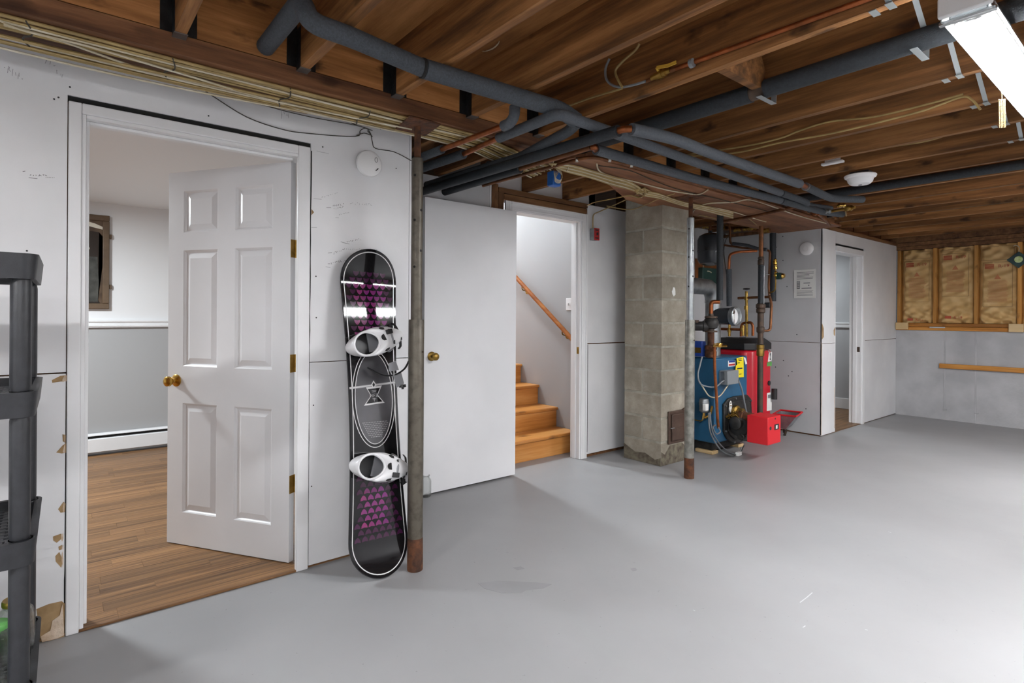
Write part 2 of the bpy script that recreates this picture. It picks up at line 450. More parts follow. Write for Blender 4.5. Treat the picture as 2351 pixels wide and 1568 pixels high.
MB().box(XL-.66, XL-.1, 1.515, 1.53, 0, 2.29).build('return_panel', 'wall_white', wl, smooth=False)
MB().box(XL-.1, XL, 1.531, 1.542, 0.01, 2.27).build('return_panel', 'wall_white', wl, smooth=False)
# torn paper and crumbled gypsum along the casing
def blob(cy, cz, ry, rz, seed, n=14, jag=0.35):
    r = random.Random(seed); out = []
    for k in range(n):
        a = 2*PI*k/n; q = 1 - jag*r.random()
        out.append((cy + ry*q*math.cos(a), cz + rz*q*math.sin(a)))
    return out
def patch(poly, nm, mat, t=0.0012):
    return MB().prism(poly, (XL, 0, 0), (0,1,0), (0,0,1), (1,0,0), t).build(nm, mat, wl, smooth=False)
def wy(px, py): p = U(px, py, X=XL); return (p.y, p.z)
patch([wy(*p) for p in ((92,1412),(120,1400),(150,1393),(157,1398),(157,1478),(118,1485),(101,1478))], 'torn_patch', 'torn_paper')
patch([wy(*p) for p in ((152,1398),(157,1470),(140,1478),(106,1487),(103,1474),(125,1460),(129,1438),(146,1425))], 'gypsum_patch', 'gypsum', .004)
for i, pts in enumerate([((121,886),(140,876),(156,874),(156,888),(141,889),(122,892)), ((133,1052),(148,1035),(156,1030),(156,1052),(146,1054)),
        ((139,1182),(151,1165),(156,1168),(155,1188),(145,1190)), ((128,1245),(147,1238),(149,1249),(137,1259),(129,1254)),
        ((134,1290),(143,1280),(152,1300),(148,1316),(135,1302)), ((141,1268),(149,1264),(149,1274),(142,1276)), ((147,1010),(155,1012),(155,1030),(148,1026))]):
    patch([wy(*p) for p in pts], 'torn_patch', 'torn_paper')
    patch([(y*.25 + wy(153, pts[0][1])[0]*.75, z) for y, z in (wy(*p) for p in pts)], 'gypsum_patch', 'gypsum', .002)
patch([wy(*p) for p in ((712,486),(718,493),(712,500))], 'torn_patch', 'torn_paper')
# ragged gap beside the casings
gp = MB()
for (pa, pb, wd) in (((156,250),(157,872),.004), ((157,900),(158,1466),.007), ((710,352),(712,1300),.005)):
    pts = []
    for k in range(24):
        t = k/23; px = pa[0]+(pb[0]-pa[0])*t + random.uniform(-1,1)*.9; py = pa[1]+(pb[1]-pa[1])*t
        q = U(px, py, X=XL); pts.append(q)
    ribbon(gp, pts, wd, (1,0,0), .0008)
gp.build('gap_shadow_line', 'dark_gap', wl, smooth=False)
MB().box(XL-.0155, XL-.009, 0.032, 0.982, 2.09, 2.112).build('head_gap', 'dark_gap', wl, smooth=False)
# pencil height marks and scuffs on the wall
def marks(mb, strokes, wd):
    for s in strokes: ribbon(mb, [U(a, b2, X=XL) for a, b2 in s], wd, (1,0,0), .0009)
def scribble(x, y, n, w, h, tilt, r):
    out = []; cx = x
    for k in range(n):
        st = []
        for j in range(3):
            st.append((cx + r.uniform(0, w), y + tilt*(cx-x) + r.uniform(-h, h)))
        out.append(st); cx += w*1.15
    return out
r = random.Random(3)
mk = MB()
st = [[(746,482),(757,482)], [(62,422),(82,424)], [(48,408),(54,407)], [(751,586),(760,585)], [(751,611),(757,611)], [(780,560),(790,563),(800,565)]]
st += scribble(760, 478, 7, 3.4, 2.6, -.18, r) + scribble(762, 484, 6, 3.4, 1.6, -.2, r) + scribble(762, 586, 8, 3.6, 2.6, -.34, r)
st += scribble(758, 610, 6, 3.4, 2.4, -.3, r) + scribble(793, 560, 4, 3.6, 2, -.2, r) + scribble(812, 555, 4, 3.2, 2, -.1, r) + scribble(65, 416, 7, 5, 1.8, .02, r) + scribble(100, 421, 5, 4, 1.5, 0, r)
st += scribble(775, 606, 4, 4, 1.5, -.1, r)
marks(mk, st, .0016); mk.build('pencil_mark', 'ink', wl, smooth=False)
mk = MB()
st = [[(716,462),(735,463)], [(767,505),(775,505)], [(746,618),(757,619)], [(722,352),(728,354),(750,358)], [(712,528),(725,528)]] + scribble(735, 458, 8, 4, 2, -.3, r) + scribble(800, 471, 10, 4.5, 3, .05, r) + scribble(775, 498, 6, 3.5, 2, -.3, r) + scribble(795, 577, 14, 4.4, 2, 0, r)
st += scribble(2, 170, 8, 5, 10, .6, r) + scribble(95, 150, 5, 8, 12, 1.2, r) + scribble(640, 270, 4, 4, 10, .4, r)
marks(mk, st, .0014); mk.build('pencil_mark', 'pencil', wl, smooth=False)
# board seam crumbs / nail heads
nh = MB()
for (px, py) in ((154,213),(128,237),(118,241),(473,275),(868,300),(724,640),(726,735),(722,936),(720,1122),(736,343),(905,390),(60,590)):
    nh.cyl(U(px, py, X=XL-.001), U(px, py, X=XL-.001) + Vector((.002,0,0)), .0035, 8)
nh.build('nail_hole', 'ink', wl)
# peeled strip under the cables
patch([wy(*p) for p in ((330,182),(424,199),(424,208),(352,192))], 'torn_patch', 'torn_paper')
patch([wy(*p) for p in ((512,216),(640,243),(700,262),(700,268),(600,250),(512,232))], 'torn_patch', 'torn_paper')

# ---- casing of door 1
t1 = struct(thing('trim_1', '', None, (XL, .5, 0)), 'white door casing and jamb around the six-panel door', 'door trim')
cf = XL + .006
def casing(y0, y1, z0, z1, par, xb=XL-.02, xf=cf, nm='casing', inner=None):
    mb = MB().box(xb, xf, y0, y1, z0, z1)
    return mb.build(nm, 'trim_white', par, bevel=.004)
casing(.036, .078, 0.0, 2.09, t1); casing(.918, .977, 0.0, 2.09, t1); casing(.078, .918, 2.048, 2.09, t1)
for y0, y1 in ((.078, .092), (.950, .962)): MB().box(XL-.12, XL-.002, y0, y1, 0.010, 2.048).build('jamb', 'trim_white', t1, bevel=.002)
MB().box(XL-.12, XL-.002, .092, .950, 2.034, 2.048).build('jamb', 'trim_white', t1, bevel=.002)
for y0, y1 in ((.092, .104), (.938, .950)): MB().box(XL-.078, XL-.04, y0, y1, 0.010, 2.034).build('door_stop', 'trim_white', t1, bevel=.002)
MB().box(XL-.078, XL-.04, .104, .906, 2.022, 2.034).build('door_stop', 'trim_white', t1, bevel=.002)

# ---- door 1: six panels, half open into the room
d1 = struct(thing('door_1', '', None, (-2.882, .915, .012)), 'white six-panel door standing open with a brass knob', 'door')
H1 = Vector((-2.884, .914, .014)); D1 = (Vector((-3.562, .479, 0)) - Vector((-2.884, .914, 0))).normalized()
Nf = Vector((-D1.y, D1.x, 0));
if Nf.x < 0: Nf = -Nf        # faces the basement
Wd, Hd, Td = .806, 2.015, .035
def dp(s, z, t): return H1 + D1*s + Vector((0,0,z)) + Nf*t       # t=0 visible face, negative into the door
cols = ((.11, .35), (.465, .70)); rows = ((.175, .765), (.965, 1.59), (1.685, 1.91))
sl = MB()
def dbox(mb, s0, s1, z0, z1, t0, t1_): 
    return mb.add([dp(s0,z0,t0),dp(s1,z0,t0),dp(s1,z1,t0),dp(s0,z1,t0),dp(s0,z0,t1_),dp(s1,z0,t1_),dp(s1,z1,t1_),dp(s0,z1,t1_)],
           [(0,3,2,1),(4,5,6,7),(0,1,5,4),(1,2,6,5),(2,3,7,6),(3,0,4,7)])
ss = [0, cols[0][0], cols[0][1], cols[1][0], cols[1][1], Wd]
zz = [0, rows[0][0], rows[0][1], rows[1][0], rows[1][1], rows[2][0], rows[2][1], Hd]
for k in (0, 2, 4): dbox(MB(), 0, 1, 0, 1, 0, 1)
for k in (0, 2, 4): dbox(sl, ss[k], ss[k+1], 0, Hd, 0, -Td)
for k in (0, 2, 4, 6):
    for c in cols: dbox(sl, c[0], c[1], zz[k], zz[k+1], 0, -Td)
slab = sl.build('door_slab', 'door_white', d1, smooth=False)
for c in cols:
    for rw in rows:
        p = MB()
        for side in (1, -1):
            def Q(i, dep):
                t = -dep if side == 1 else -Td + dep
                return [dp(c[0]+i, rw[0]+i, t), dp(c[1]-i, rw[0]+i, t), dp(c[1]-i, rw[1]-i, t), dp(c[0]+i, rw[1]-i, t)]
            rings = [Q(0, 0.0), Q(.006, .004), Q(.012, .0105), Q(.016, .0105), Q(.044, .003), Q(.05, .003)]
            vs = [v for R in rings for v in R]; fs = [(i*4+j, i*4+(j+1)%4, (i+1)*4+(j+1)%4, (i+1)*4+j) for i in range(5) for j in range(4)]
            fs.append((20,21,22,23)); p.add(vs, fs)
        p.build('door_panel', 'door_white', d1, smooth=False)
kb = MB(); kc = dp(Wd-.062, .885, 0)
for sg, base in ((1, 0.0), (-1, -Td)):
    kb.lathe([(.033,0),(.033,.004),(.026,.009),(.012,.014),(.011,.03),(.02,.036),(.0275,.048),(.026,.06),(.016,.068),(.0,.07)], kc + Nf*base, Nf*sg, 24)
kb.build('knob', 'brass', d1)
MB().obox(dp(Wd-.0005, .885, -Td/2), D1, (0,0,1), Nf, .0012, .028, .012).build('latch_plate', 'brass', d1)
for z in (.39, 1.0, 1.58):
    h = d1
    g = MB(); g.obox(dp(-.001, z, -Td/2), D1, (0,0,1), Nf, .0015, .045, .0165); g.cyl(dp(-.004, z-.045, -Td-.002), dp(-.004, z+.045, -Td-.002), .006, 10)
    g.build('hinge', 'old_brass', d1)

# ---- stair wall and its framing
ws = struct(thing('wall_stair', '', None, (XS, 3.2, 0)), 'recessed white wall holding the stair doorway', 'wall')
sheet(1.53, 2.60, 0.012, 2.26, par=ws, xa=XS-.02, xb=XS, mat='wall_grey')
MB().box(XS-.10, XS-.021, 1.53, 2.60, 0, 2.26).build('framing', 'brown_stud', ws, smooth=False)
MB().box(XS-.02, XS+.004, 2.585, 2.598, 2.10, 2.285).build('corner_bead', 'trim_white', ws)
MB().box(XS-.09, XS+.005, 2.602, 2.665, 0, 2.285).build('stud', 'brown_stud', ws, bevel=.002)
MB().box(XS-.09, XS+.000, 2.668, 2.724, 0, 2.262).build('stud', 'brown_stud', ws, bevel=.002)
MB().box(XS-.09, XS-.002, 2.728, 3.672, 2.176, 2.222).build('header', 'brown_header', ws, bevel=.002)
MB().box(XS-.09, XS+.006, 2.668, 3.672, 2.226, 2.265).build('header', 'brown_header', ws, bevel=.002)
sheet(3.676, 4.60, 0.03, 1.015, par=ws, xa=XS-.02, xb=XS+.004); sheet(3.676, 4.60, 1.02, 2.262, par=ws, xa=XS-.02, xb=XS)
MB().box(XS-.10, XS-.021, 3.70, 4.60, 0, 2.262).build('framing', 'brown_stud', ws, smooth=False)
nm = MB(); nm.box(XS+.0045, XS+.006, 3.682, 3.686, .05, 1.01); nm.build('edge_crack', 'dark_gap', ws, smooth=False)
t2 = struct(thing('trim_2', '', None, (XS, 3.2, 0)), 'white moulded casing around the stair doorway', 'door trim')
def moulded(y0, y1, z0, z1, par, horiz=False, X0=XS):
    mb = MB(); mb.box(X0-.001, X0+.011, y0, y1, z0, z1)
    if horiz:
        mb.box(X0, X0+.016, y0, y1, z1-.02, z1); mb.box(X0, X0+.013, y0, y1, z0+.012, z0+.022)
    else:
        mid = (y0+y1)/2; s = 1 if mid > 3.2 else -1
        e = y1 if s > 0 else y0
        mb.box(X0, X0+.016, min(e, e-s*.02), max(e, e-s*.02), z0, z1); f = y0 if s > 0 else y1
        mb.box(X0, X0+.013, min(f+s*.012, f+s*.022), max(f+s*.012, f+s*.022), z0, z1)
    return mb.build('casing', 'trim_white', par, bevel=.002)
moulded(2.73, 2.795, 0, 2.168, t2); moulded(3.60, 3.668, 0, 2.168, t2); moulded(2.795, 3.60, 2.10, 2.168, t2, True)
MB().box(XS-.11, XS, 2.785, 2.803, 0, 2.11).build('jamb', 'trim_white', t2, bevel=.002)
MB().box(XS-.11, XS, 3.585, 3.603, 0, 2.11).build('jamb', 'trim_white', t2, bevel=.002)
MB().box(XS-.11, XS, 2.803, 3.585, 2.093, 2.11).build('jamb', 'trim_white', t2, bevel=.002)
MB().box(XS-.075, XS-.04, 3.573, 3.585, 0, 2.093).build('door_stop', 'trim_white', t2, bevel=.002)
MB().box(XS-.034, XS-.008, 3.5835, 3.5865, .93, .99).build('strike_plate', 'old_brass', t2)

# ---- door 2: flat slab folded back against the wall
d2 = struct(thing('door_2', '', None, (-3.41, 2.4, .012)), 'flat white slab door folded back beside the stairs', 'door')
MB().box(-3.432, -3.397, 1.985, 2.812, .014, 2.085).build('door_slab', 'door_white', d2, bevel=.002)
kb = MB().lathe([(.033,0),(.033,.004),(.026,.009),(.012,.014),(.011,.03),(.02,.036),(.0275,.048),(.026,.06),(.016,.068),(.0,.07)], (-3.397, 2.045, .975), (1,0,0), 24)
kb.build('knob', 'old_brass', d2)
for z in (.3, 1.05, 1.85): MB().cyl((-3.432, 2.818, z-.045), (-3.432, 2.818, z+.045), .006, 10).build('hinge', 'old_brass', d2)

# ---- stairwell
struct(MB().box(-6.3, XS-.1, 3.80, 3.88, 0, 3.8).build('wall_stairwell_right', 'room_grey', smooth=False), 'pale grey wall beside the stairs with the handrail', 'wall')
struct(MB().box(-6.3, XS-.1, 2.66, 2.74, 0, 3.8).build('wall_stairwell_left', 'room_white', smooth=False), 'white wall on the hidden side of the stairs', 'wall')
struct(MB().box(-6.4, -6.3, 2.66, 3.88, 0, 3.8).build('wall_stairwell_end', 'room_white', smooth=False), 'white wall at the head of the stairs', 'wall')
struct(MB().box(-6.4, XS-.1, 2.66, 3.88, 3.8, 3.85).build('ceiling_stairwell', 'room_white', smooth=False), 'white ceiling over the stairs', 'ceiling')
struct(MB().box(XS-.13, XS-.1, 2.66, 3.88, 2.18, 3.8).build('wall_stairwell_front', 'room_white', smooth=False), 'white wall above the stair doorway on the stair side', 'wall')
stt = thing('staircase', 'honey pine stairs rising behind the flat white door', 'stairs', (-3.7, 3.2, 0))
for k in range(9):
    xf = -3.685 - .272*k; z = .19*(k+1)
    MB().box(xf-.02, xf, 2.745, 3.795, z-.19, z-.03).build('riser', 'stair_wood', stt, bevel=.002)
    MB().box(xf-.285, xf+.026, 2.745, 3.797, z-.03, z).build('tread', 'stair_wood', stt, bevel=.01)
hr = thing('handrail', 'round brown wooden handrail sloping along the stair wall', 'handrail', (-3.9, 3.72, 1.2))
a, b2 = U(1183, 636, Y=3.725), U(1316, 779, Y=3.725); dd = (b2 - a)
MB().tube([a - dd*.6, b2 + dd*.12], .0215, 14).build('rail', 'rail_wood', hr)
for t in (.12, .83):
    p = a + dd*t
    MB().tube(bend([p + Vector((0,0,-.02)), p + Vector((0,0,-.06)), p + Vector((0,.072,-.075))], .03), .006, 8).build('bracket', 'old_brass', hr)
    MB().cyl(p + Vector((0,.07,-.075)), p + Vector((0,.075,-.075)), .028, 14).build('bracket', 'old_brass', hr)
sw = thing('light_switch', 'white light switch plate on the stair wall', 'light switch', U(1306, 697, Y=3.80))
c = U(1306, 697, Y=3.80)
MB().box(c.x-.035, c.x+.035, 3.793, 3.80, c.z-.058, c.z+.058).build('plate', 'trim_white', sw, bevel=.003)
MB().box(c.x-.005, c.x+.005, 3.782, 3.794, c.z-.01, c.z+.012).build('toggle', 'trim_white', sw, bevel=.002)

# ---- alcove round the boiler
wa = struct(MB().box(XA-.1, XA, 3.9, YU+.1, 0, 2.30).build('wall_alcove_back', 'wall_white', smooth=False), 'white wall behind the boiler', 'wall')
struct(MB().box(XA-.1, XS-.1, 3.88, 3.96, 0, 2.26).build('wall_alcove_side', 'wall_white', smooth=False), 'hidden white side wall of the boiler alcove', 'wall')
wu = struct(thing('wall_alcove_far', '', None, (-3.1, YU, 0)), 'light grey drywall wall facing the boiler', 'wall')
MB().box(XA, XR, YU, YU+.013, .015, .994).build('drywall_panel', 'wall_grey', wu, bevel=.0015)
MB().box(XA, XR, YU, YU+.013, .998, 2.225).build('drywall_panel', 'wall_grey', wu, bevel=.0015)
MB().box(XA, XR-.02, YU+.0135, YU+.1, 0, 2.225).build('framing', 'brown_stud', wu, smooth=False)
MB().box(XA, XR+.01, YU-.02, YU+.09, 2.227, 2.262).build('top_plate', 'brown_stud', wu, bevel=.002)
nh = MB()
for (px, py) in ((1796,590),(1806,650),(1780,560),(1800,820),(1782,835),(1812,855),(1820,845),(1853,930),(1830,760),(1795,535)):
    nh.cyl(U(px, py, Y=YU), U(px, py, Y=YU) + Vector((0,-.002,0)), .006, 8)
nh.build('nail_hole', 'ink', wu)

# ---- wall with the narrow doorway
wd_ = struct(thing('wall_door', '', None, (XR, 7.4, 0)), 'white drywall wall with the narrow open doorway', 'wall')
def sheetR(y0, y1, z0, z1): return MB().box(XR-.013, XR, y0, y1, z0, z1).build('drywall_panel', 'wall_white', wd_, bevel=.0015)
sheetR(YU, 6.645, .01, .985); sheetR(YU, 6.645, .99, 2.215)
sheetR(7.49, YB, .01, .992); sheetR(7.49, YB, .997, 2.215); sheetR(6.645, 7.49, 2.085, 2.215)
frr = MB(); frr.box(XR-.1, XR-.0135, YU+.014, 6.60, 0, 2.215); frr.box(XR-.1, XR-.0135, 7.50, YB, 0, 2.215); frr.box(XR-.1, XR-.0135, 6.60, 7.50, 2.10, 2.215)
frr.build('framing', 'brown_stud', wd_, smooth=False)
MB().box(XR-.10, XR+.012, YU, YB, 2.217, 2.252).build('top_plate', 'brown_header', wd_, bevel=.003)
MB().box(XR-.0145, XR-.008, 6.645, 7.48, 2.062, 2.084).build('head_gap', 'dark_gap', wd_, smooth=False)
MB().prism([(0,0),(.05,.03),(.045,.12),(.01,.17),(0,.16)], (XR+.0, YU+.001, 1.03), (0,1,0), (0,0,1), (1,0,0), .002).build('torn_patch', 'torn_paper', wd_, smooth=False)
MB().prism([(0,0),(-.03,.02),(-.035,.07),(0,.1)], (XR+.0, 6.643, 1.06), (0,1,0), (0,0,1), (1,0,0), .002).build('torn_patch', 'torn_paper', wd_, smooth=False)
eb = MB()
for (y, z0, z1) in ((YU+.002, .02, 1.0), (6.641, .05, .5), (7.494, .05, 1.6)):
    pts = [Vector((XR, y + random.uniform(-.004,.004), z0 + (z1-z0)*k/22)) for k in range(23)]
    ribbon(eb, pts, .012, (1,0,0), .001)
eb.build('chipped_edge', 'gypsum', wd_, smooth=False)
t3 = struct(thing('trim_3', '', None, (XR, 7.0, 0)), 'white casing and jamb of the narrow doorway', 'door trim')
MB().box(XR-.02, XR+.012, 7.425, 7.486, 0, 2.06).build('casing', 'trim_white', t3, bevel=.004)
MB().box(XR-.02, XR+.012, 6.66, 7.425, 2.0, 2.06).build('casing', 'trim_white', t3, bevel=.004)
MB().box(XR-.13, XR, 7.405, 7.425, 0.01, 2.01).build('jamb', 'trim_white', t3, bevel=.002)
MB().box(XR-.13, XR, 6.648, 6.662, 0.01, 2.01).build('jamb', 'trim_white', t3, bevel=.002)
MB().box(XR-.13, XR, 6.662, 7.405, 1.995, 2.01).build('jamb', 'trim_white', t3, bevel=.002)
MB().box(XR-.09, XR-.05, 7.393, 7.405, 0.01, 1.995).build('door_stop', 'trim_white', t3, bevel=.002)
MB().box(XR-.045, XR-.015, 7.4035, 7.4065, .86, .92).build('strike_plate', 'iron', t3)
# room beyond
lam2 = struct(thing('floor_laminate', '', None, (-3.2, 7.5, 0)), 'brown plank floor beyond the narrow doorway', 'floor')
pm2 = MB().box(-.5, .5, -.5, .5, 0, 1).build('plank', 'laminate', lam2, smooth=False); first = True
planks(lam2, -3.6, XR-.01, 6.45, 8.44, .12, (.6, .8, 1.0), pm2)
ws2 = struct(thing('wall_small_room', '', None, (-3.2, 8.45, 0)), 'grey wall with white rail seen through the narrow doorway', 'wall')
MB().box(-4.4, XR-.1, 8.45, 8.55, 0, 2.25).build('wall_panel', 'wall_grey', ws2, smooth=False)
r2 = MB(); r2.box(-4.4, XR-.1, 8.425, 8.45, 1.13, 1.2); r2.box(-4.4, XR-.1, 8.418, 8.45, 1.18, 1.195); r2.build('chair_rail', 'trim_white', ws2, bevel=.003)
MB().box(-4.4, XR-.1, 8.434, 8.45, .01, .155).build('baseboard', 'trim_white', ws2, bevel=.003)
struct(MB().box(-4.5, -4.4, 6.4, 8.55, 0, 2.25).build('wall_small_room_side', 'wall_grey', smooth=False), 'side wall of the room beyond the narrow doorway', 'wall')
struct(MB().box(-4.5, XR-.1, 6.4, 8.55, 2.25, 2.27).build('ceiling_small_room', 'room_white', smooth=False), 'ceiling of the room beyond the narrow doorway', 'ceiling')
struct(MB().box(-4.5, XA, 6.4, 6.45, 0, 2.25).build('wall_small_room_near', 'wall_grey', smooth=False), 'near wall of the room beyond the narrow doorway', 'wall')

# ---- back wall: painted concrete below, studs and insulation above
wb = struct(thing('wall_back', '', None, (-1, YB, 0)), 'grey concrete half wall with insulated stud wall above', 'wall')
MB().box(XR-.0, XE, YB, YB+.25, 0, 1.11).build('concrete_wall', 'concrete_grey', wb, smooth=False)
for (px, a_, b_) in ((2170, 745, 925), (2241, 745, 960)):
    p, q = U(px, a_, Y=YB), U(px, b_, Y=YB)
    MB().box(p.x-.008, p.x+.008, YB-.004, YB, q.z, 1.108).build('form_ridge', 'concrete_grey', wb, bevel=.002)
for (x, z) in ((U(2172,928,Y=YB).x, U(2172,928,Y=YB).z), (U(2245,935,Y=YB).x, U(2245,935,Y=YB).z)):
    MB().box(x-.02, x+.02, YB-.012, YB, z-.008, z+.008).build('form_nub', 'concrete_grey', wb, bevel=.003)
MB().box(XR, XE, YB-.012, YB+.16, 1.112, 1.158).build('sill_board', 'sill_wood', wb, bevel=.002)
MB().box(XR, XE, YB-.002, YB+.16, 1.161, 1.203).build('sill_board', 'sill_wood', wb, bevel=.002)
MB().box(XR, XE, YB-.004, YB+.12, 2.155, 2.20).build('top_plate', 'brown_header', wb, bevel=.002)
MB().box(XR, XE, YB-.012, YB+.12, 2.203, 2.25).build('top_plate', 'brown_header', wb, bevel=.002)
MB().box(XR-.1, XE, YB-.012, YB+.03, 2.254, ZJ+.234).build('rim_joist', 'brown_header', wb, smooth=False)
MB().box(XR, XE, YB+.15, YB+.25, 1.112, 2.3).build('sheathing', 'brown_stud', wb, smooth=False)
studs = [-2.497, -2.11, -1.70, -1.306, -.90, -.5, -.1, .3, .7, 1.1, 1.5, 1.9, 2.27]
st0 = None
for sx in studs:
    if st0 is None: st0 = MB().box(sx-.019, sx+.019, YB, YB+.12, 1.205, 2.153).build('stud', 'stud_wood', wb, bevel=.002)
    else: copy_part(st0, wb, (sx, st0.location.y, st0.location.z))
rng = random.Random(11)
for bi in range(len(studs)-1):
    xa, xb = studs[bi]+.020, studs[bi+1]-.020
    nx, nz = 36, 64; P = []
    ph = [rng.uniform(0, 6.28) for _ in range(6)]
    for j in range(nz):
        z = 1.207 + (2.15-1.207)*j/(nz-1); row = []
        for i in range(nx):
            u = i/(nx-1); x = xa + (xb-xa)*u
            edge = min(u, 1-u); puff = .045*min(1, edge*7)**.6
            wr_ = 1.7*(.006*math.sin(z*31+ph[0]+3*math.sin(x*9+ph[1])) + .005*math.sin(x*38+z*22+ph[2]) + .004*math.sin(z*70-x*25+ph[3]))
            low = max(0, 1-(z-1.207)/.3); hi = max(0, 1-(2.15-z)/.2)
            wr_ += (low+.8*hi)*.026*math.sin(x*26+z*60+ph[4]) + (low+hi)*.018*math.sin(-x*50+z*44+ph[5])
            row.append((x, YB+.078 - puff - wr_*min(1, edge*8), z))
        P.append(row)
    ins = MB().grid(P).build('insulation_batt', 'insulation', wb, angle=180)
    if bi < 4:   # print on the paper facing
        cx = (xa+xb)/2; yy = YB + .012
        def pl(mb, x, z, w_, h_): mb.box(x-w_/2, x+w_/2, yy-.002, yy, z-h_/2, z+h_/2)
        zt = (1.955, 2.02, 1.885, 1.95)[bi]
        text_mesh('R-19', .052, (cx+.055, yy-.004, zt), (1,0,0), (0,0,1), 'red_lettering', 'red_print', ins)
        mb = MB()
        for q in range(4): pl(mb, cx-.075, zt+.022-.014*q, .085, .009)
        mb.build('red_lettering', 'red_print', ins, smooth=False)
        if bi in (0, 1):
            text_mesh('R-19', .045, (cx+.03, yy-.004, 1.245+.03*bi), (1,0,0), (0,0,1), 'red_lettering', 'red_print', ins)
            mb = MB(); pl(mb, cx-.07, 1.25+.03*bi, .06, .03); mb.build('red_lettering', 'red_print', ins, smooth=False)
        mb = MB(); zc = zt-.13
        mb.prism([(-.03,-.02),(.03,-.02),(0,.035)], (cx, yy-.002, zc), (1,0,0), (0,0,1), (0,1,0), .002)
        for q in range(18): pl(mb, cx + rng.uniform(-.008,.008), zc-.045-.0145*q, .19*rng.uniform(.85,1), .0035)
        mb.build('warning_print', 'pink_print', ins, smooth=False)
        mb = MB(); lw = .0035
        for (hw, za, zb2) in ((.135, zt-.48, zt+.05), (.15, zt+.075, 2.12)):
            mb.box(cx-hw, cx-hw+lw, yy-.001, yy, za, zb2); mb.box(cx+hw-lw, cx+hw, yy-.001, yy, za, zb2); mb.box(cx-hw, cx+hw, yy-.001, yy, za, za+lw); mb.box(cx-hw, cx+hw, yy-.001, yy, zb2-lw, zb2)
        mb.build('guide_lines', 'brown_print', ins, smooth=False)

struct(MB().box(XE, XE+.1, YE-.1, YB+.25, 0, 2.55).build('wall_right', 'wall_white', smooth=False), 'white wall to the right of the camera', 'wall')
struct(MB().box(-2.9, XE+.1, YE-.1, YE, 0, 2.55).build('wall_behind_camera', 'wall_white', smooth=False), 'white wall behind the camera', 'wall')

# =================================================================== CEILING
ce = struct(thing('ceiling', '', None, (0, 3, ZJ)), 'open ceiling of brown joists, girder and plywood subfloor', 'ceiling')
ZT = ZJ + .235
ys = [YE-.1, -.1, 2.35, 4.8, 7.2, YB+.25]
for k in range(5): 
    MB().box(-2.62, XE+.1, ys[k]+.001, ys[k+1]-.001, ZT, ZT+.018).build('subfloor_sheet', 'subfloor', ce, smooth=False)
MB().box(-4.5, -2.62, 1.44, 2.66, ZT, ZT+.018).build('subfloor_sheet', 'subfloor', ce, smooth=False)
MB().box(XS-.099, -2.62, 2.66, 3.88, ZT, ZT+.018).build('subfloor_sheet', 'subfloor', ce, smooth=False)
MB().box(-4.5, -2.62, 3.88, YB+.2, ZT, ZT+.018).build('subfloor_sheet', 'subfloor', ce, smooth=False)
J = [-1.45, -1.0, -.55, -.1, .35, .80, 1.235, 1.66, 2.117, 2.535, 2.955, 3.425, 3.86, 4.26, 4.75, 5.17, 5.65, 6.1, 6.48, 6.96, 7.39, 7.87, 8.29]
GX0, GX1 = -2.60, -2.40
j0 = h0 = s0 = None
hang = MB()
hang.box(0, .0025, -.06, -.0195, -.003, .19); hang.box(0, .0025, .0195, .06, -.003, .19)
hang.box(0, .05, -.0215, -.0195, -.003, .17); hang.box(0, .05, .0195, .0215, -.003, .17)
for jy in J:
    if j0 is None: j0 = MB().box(GX1, XE, jy-.019, jy+.019, ZJ, ZT).build('joist', 'joist_wood', ce, smooth=False); jo = j0
    else: jo = copy_part(j0, ce, (j0.location.x, jy, j0.location.z))
    if jy > 6.2:
        MB().box(-2.60, GX1-.001, jy-.019, jy+.019, ZJ, ZT).build('joist_end', 'joist_wood', jo, smooth=False)
    if jy < 6.2:
        hm = MB(); hm.add([(p[0]+GX1+.001, p[1]+jy, p[2]+ZJ) for p in hang.v], hang.f)
        hm.build('hanger', 'black_steel', jo, smooth=False)
        MB().box(GX1+.001, GX1+.055, jy-.0225, jy+.0225, ZJ-.0045, ZJ-.001).build('hanger_seat', 'steel', jo, smooth=False)
j1 = None
for jy in (1.66, 2.117, 2.535, 2.955, 3.425):
    x1_ = -3.55 if jy < 2.6 or jy > 3.8 else XS-.095
    MB().box(XS-.095, GX0-.002, jy+.03, jy+.068, ZJ-.0, ZT).build('joist', 'joist_wood', ce, smooth=False)
for jy in (4.40, 4.76, 5.2, 5.66, 6.1):
    MB().box(XA-.05, GX0-.002, jy, jy+.038, ZJ, ZT).build('joist', 'joist_wood', ce, smooth=False)
MB().box(GX0, GX1, YE, YU+.09, 2.302, ZT-.001).build('girder', 'girder_wood', ce, smooth=False)
MB().box(GX0-.02, GX1+.006, YE, YU-.03, 2.222, 2.2985).build('girder_plate', 'girder_low', ce, bevel=.003)
MB().prism([(-2.29,2.42),(-2.38,2.38),(-2.55,2.40),(-2.64,3.0),(-2.93,3.58),(-2.98,3.93),(-2.98,6.27),(-2.33,6.27)], (0,0,2.205), (1,0,0), (0,1,0), (0,0,1), .016).build('soffit_board', 'soffit_wood', ce, smooth=False)
bk = MB().prism([(0,0),(.29,0),(.33,.02),(.33,.09),(.30,.14),(.33,.16),(.33,.215),(0,.215)], (-1.275, 2.138, ZJ), (0,1,0), (0,0,1), (1,0,0), .038)
bk.build('blocking', 'joist_wood', ce, smooth=False)
MB().box(XR-.12, XR-.085, YU+.1, YB+.2, 2.254, ZT-.001).build('rim_board', 'girder_low', ce, smooth=False)
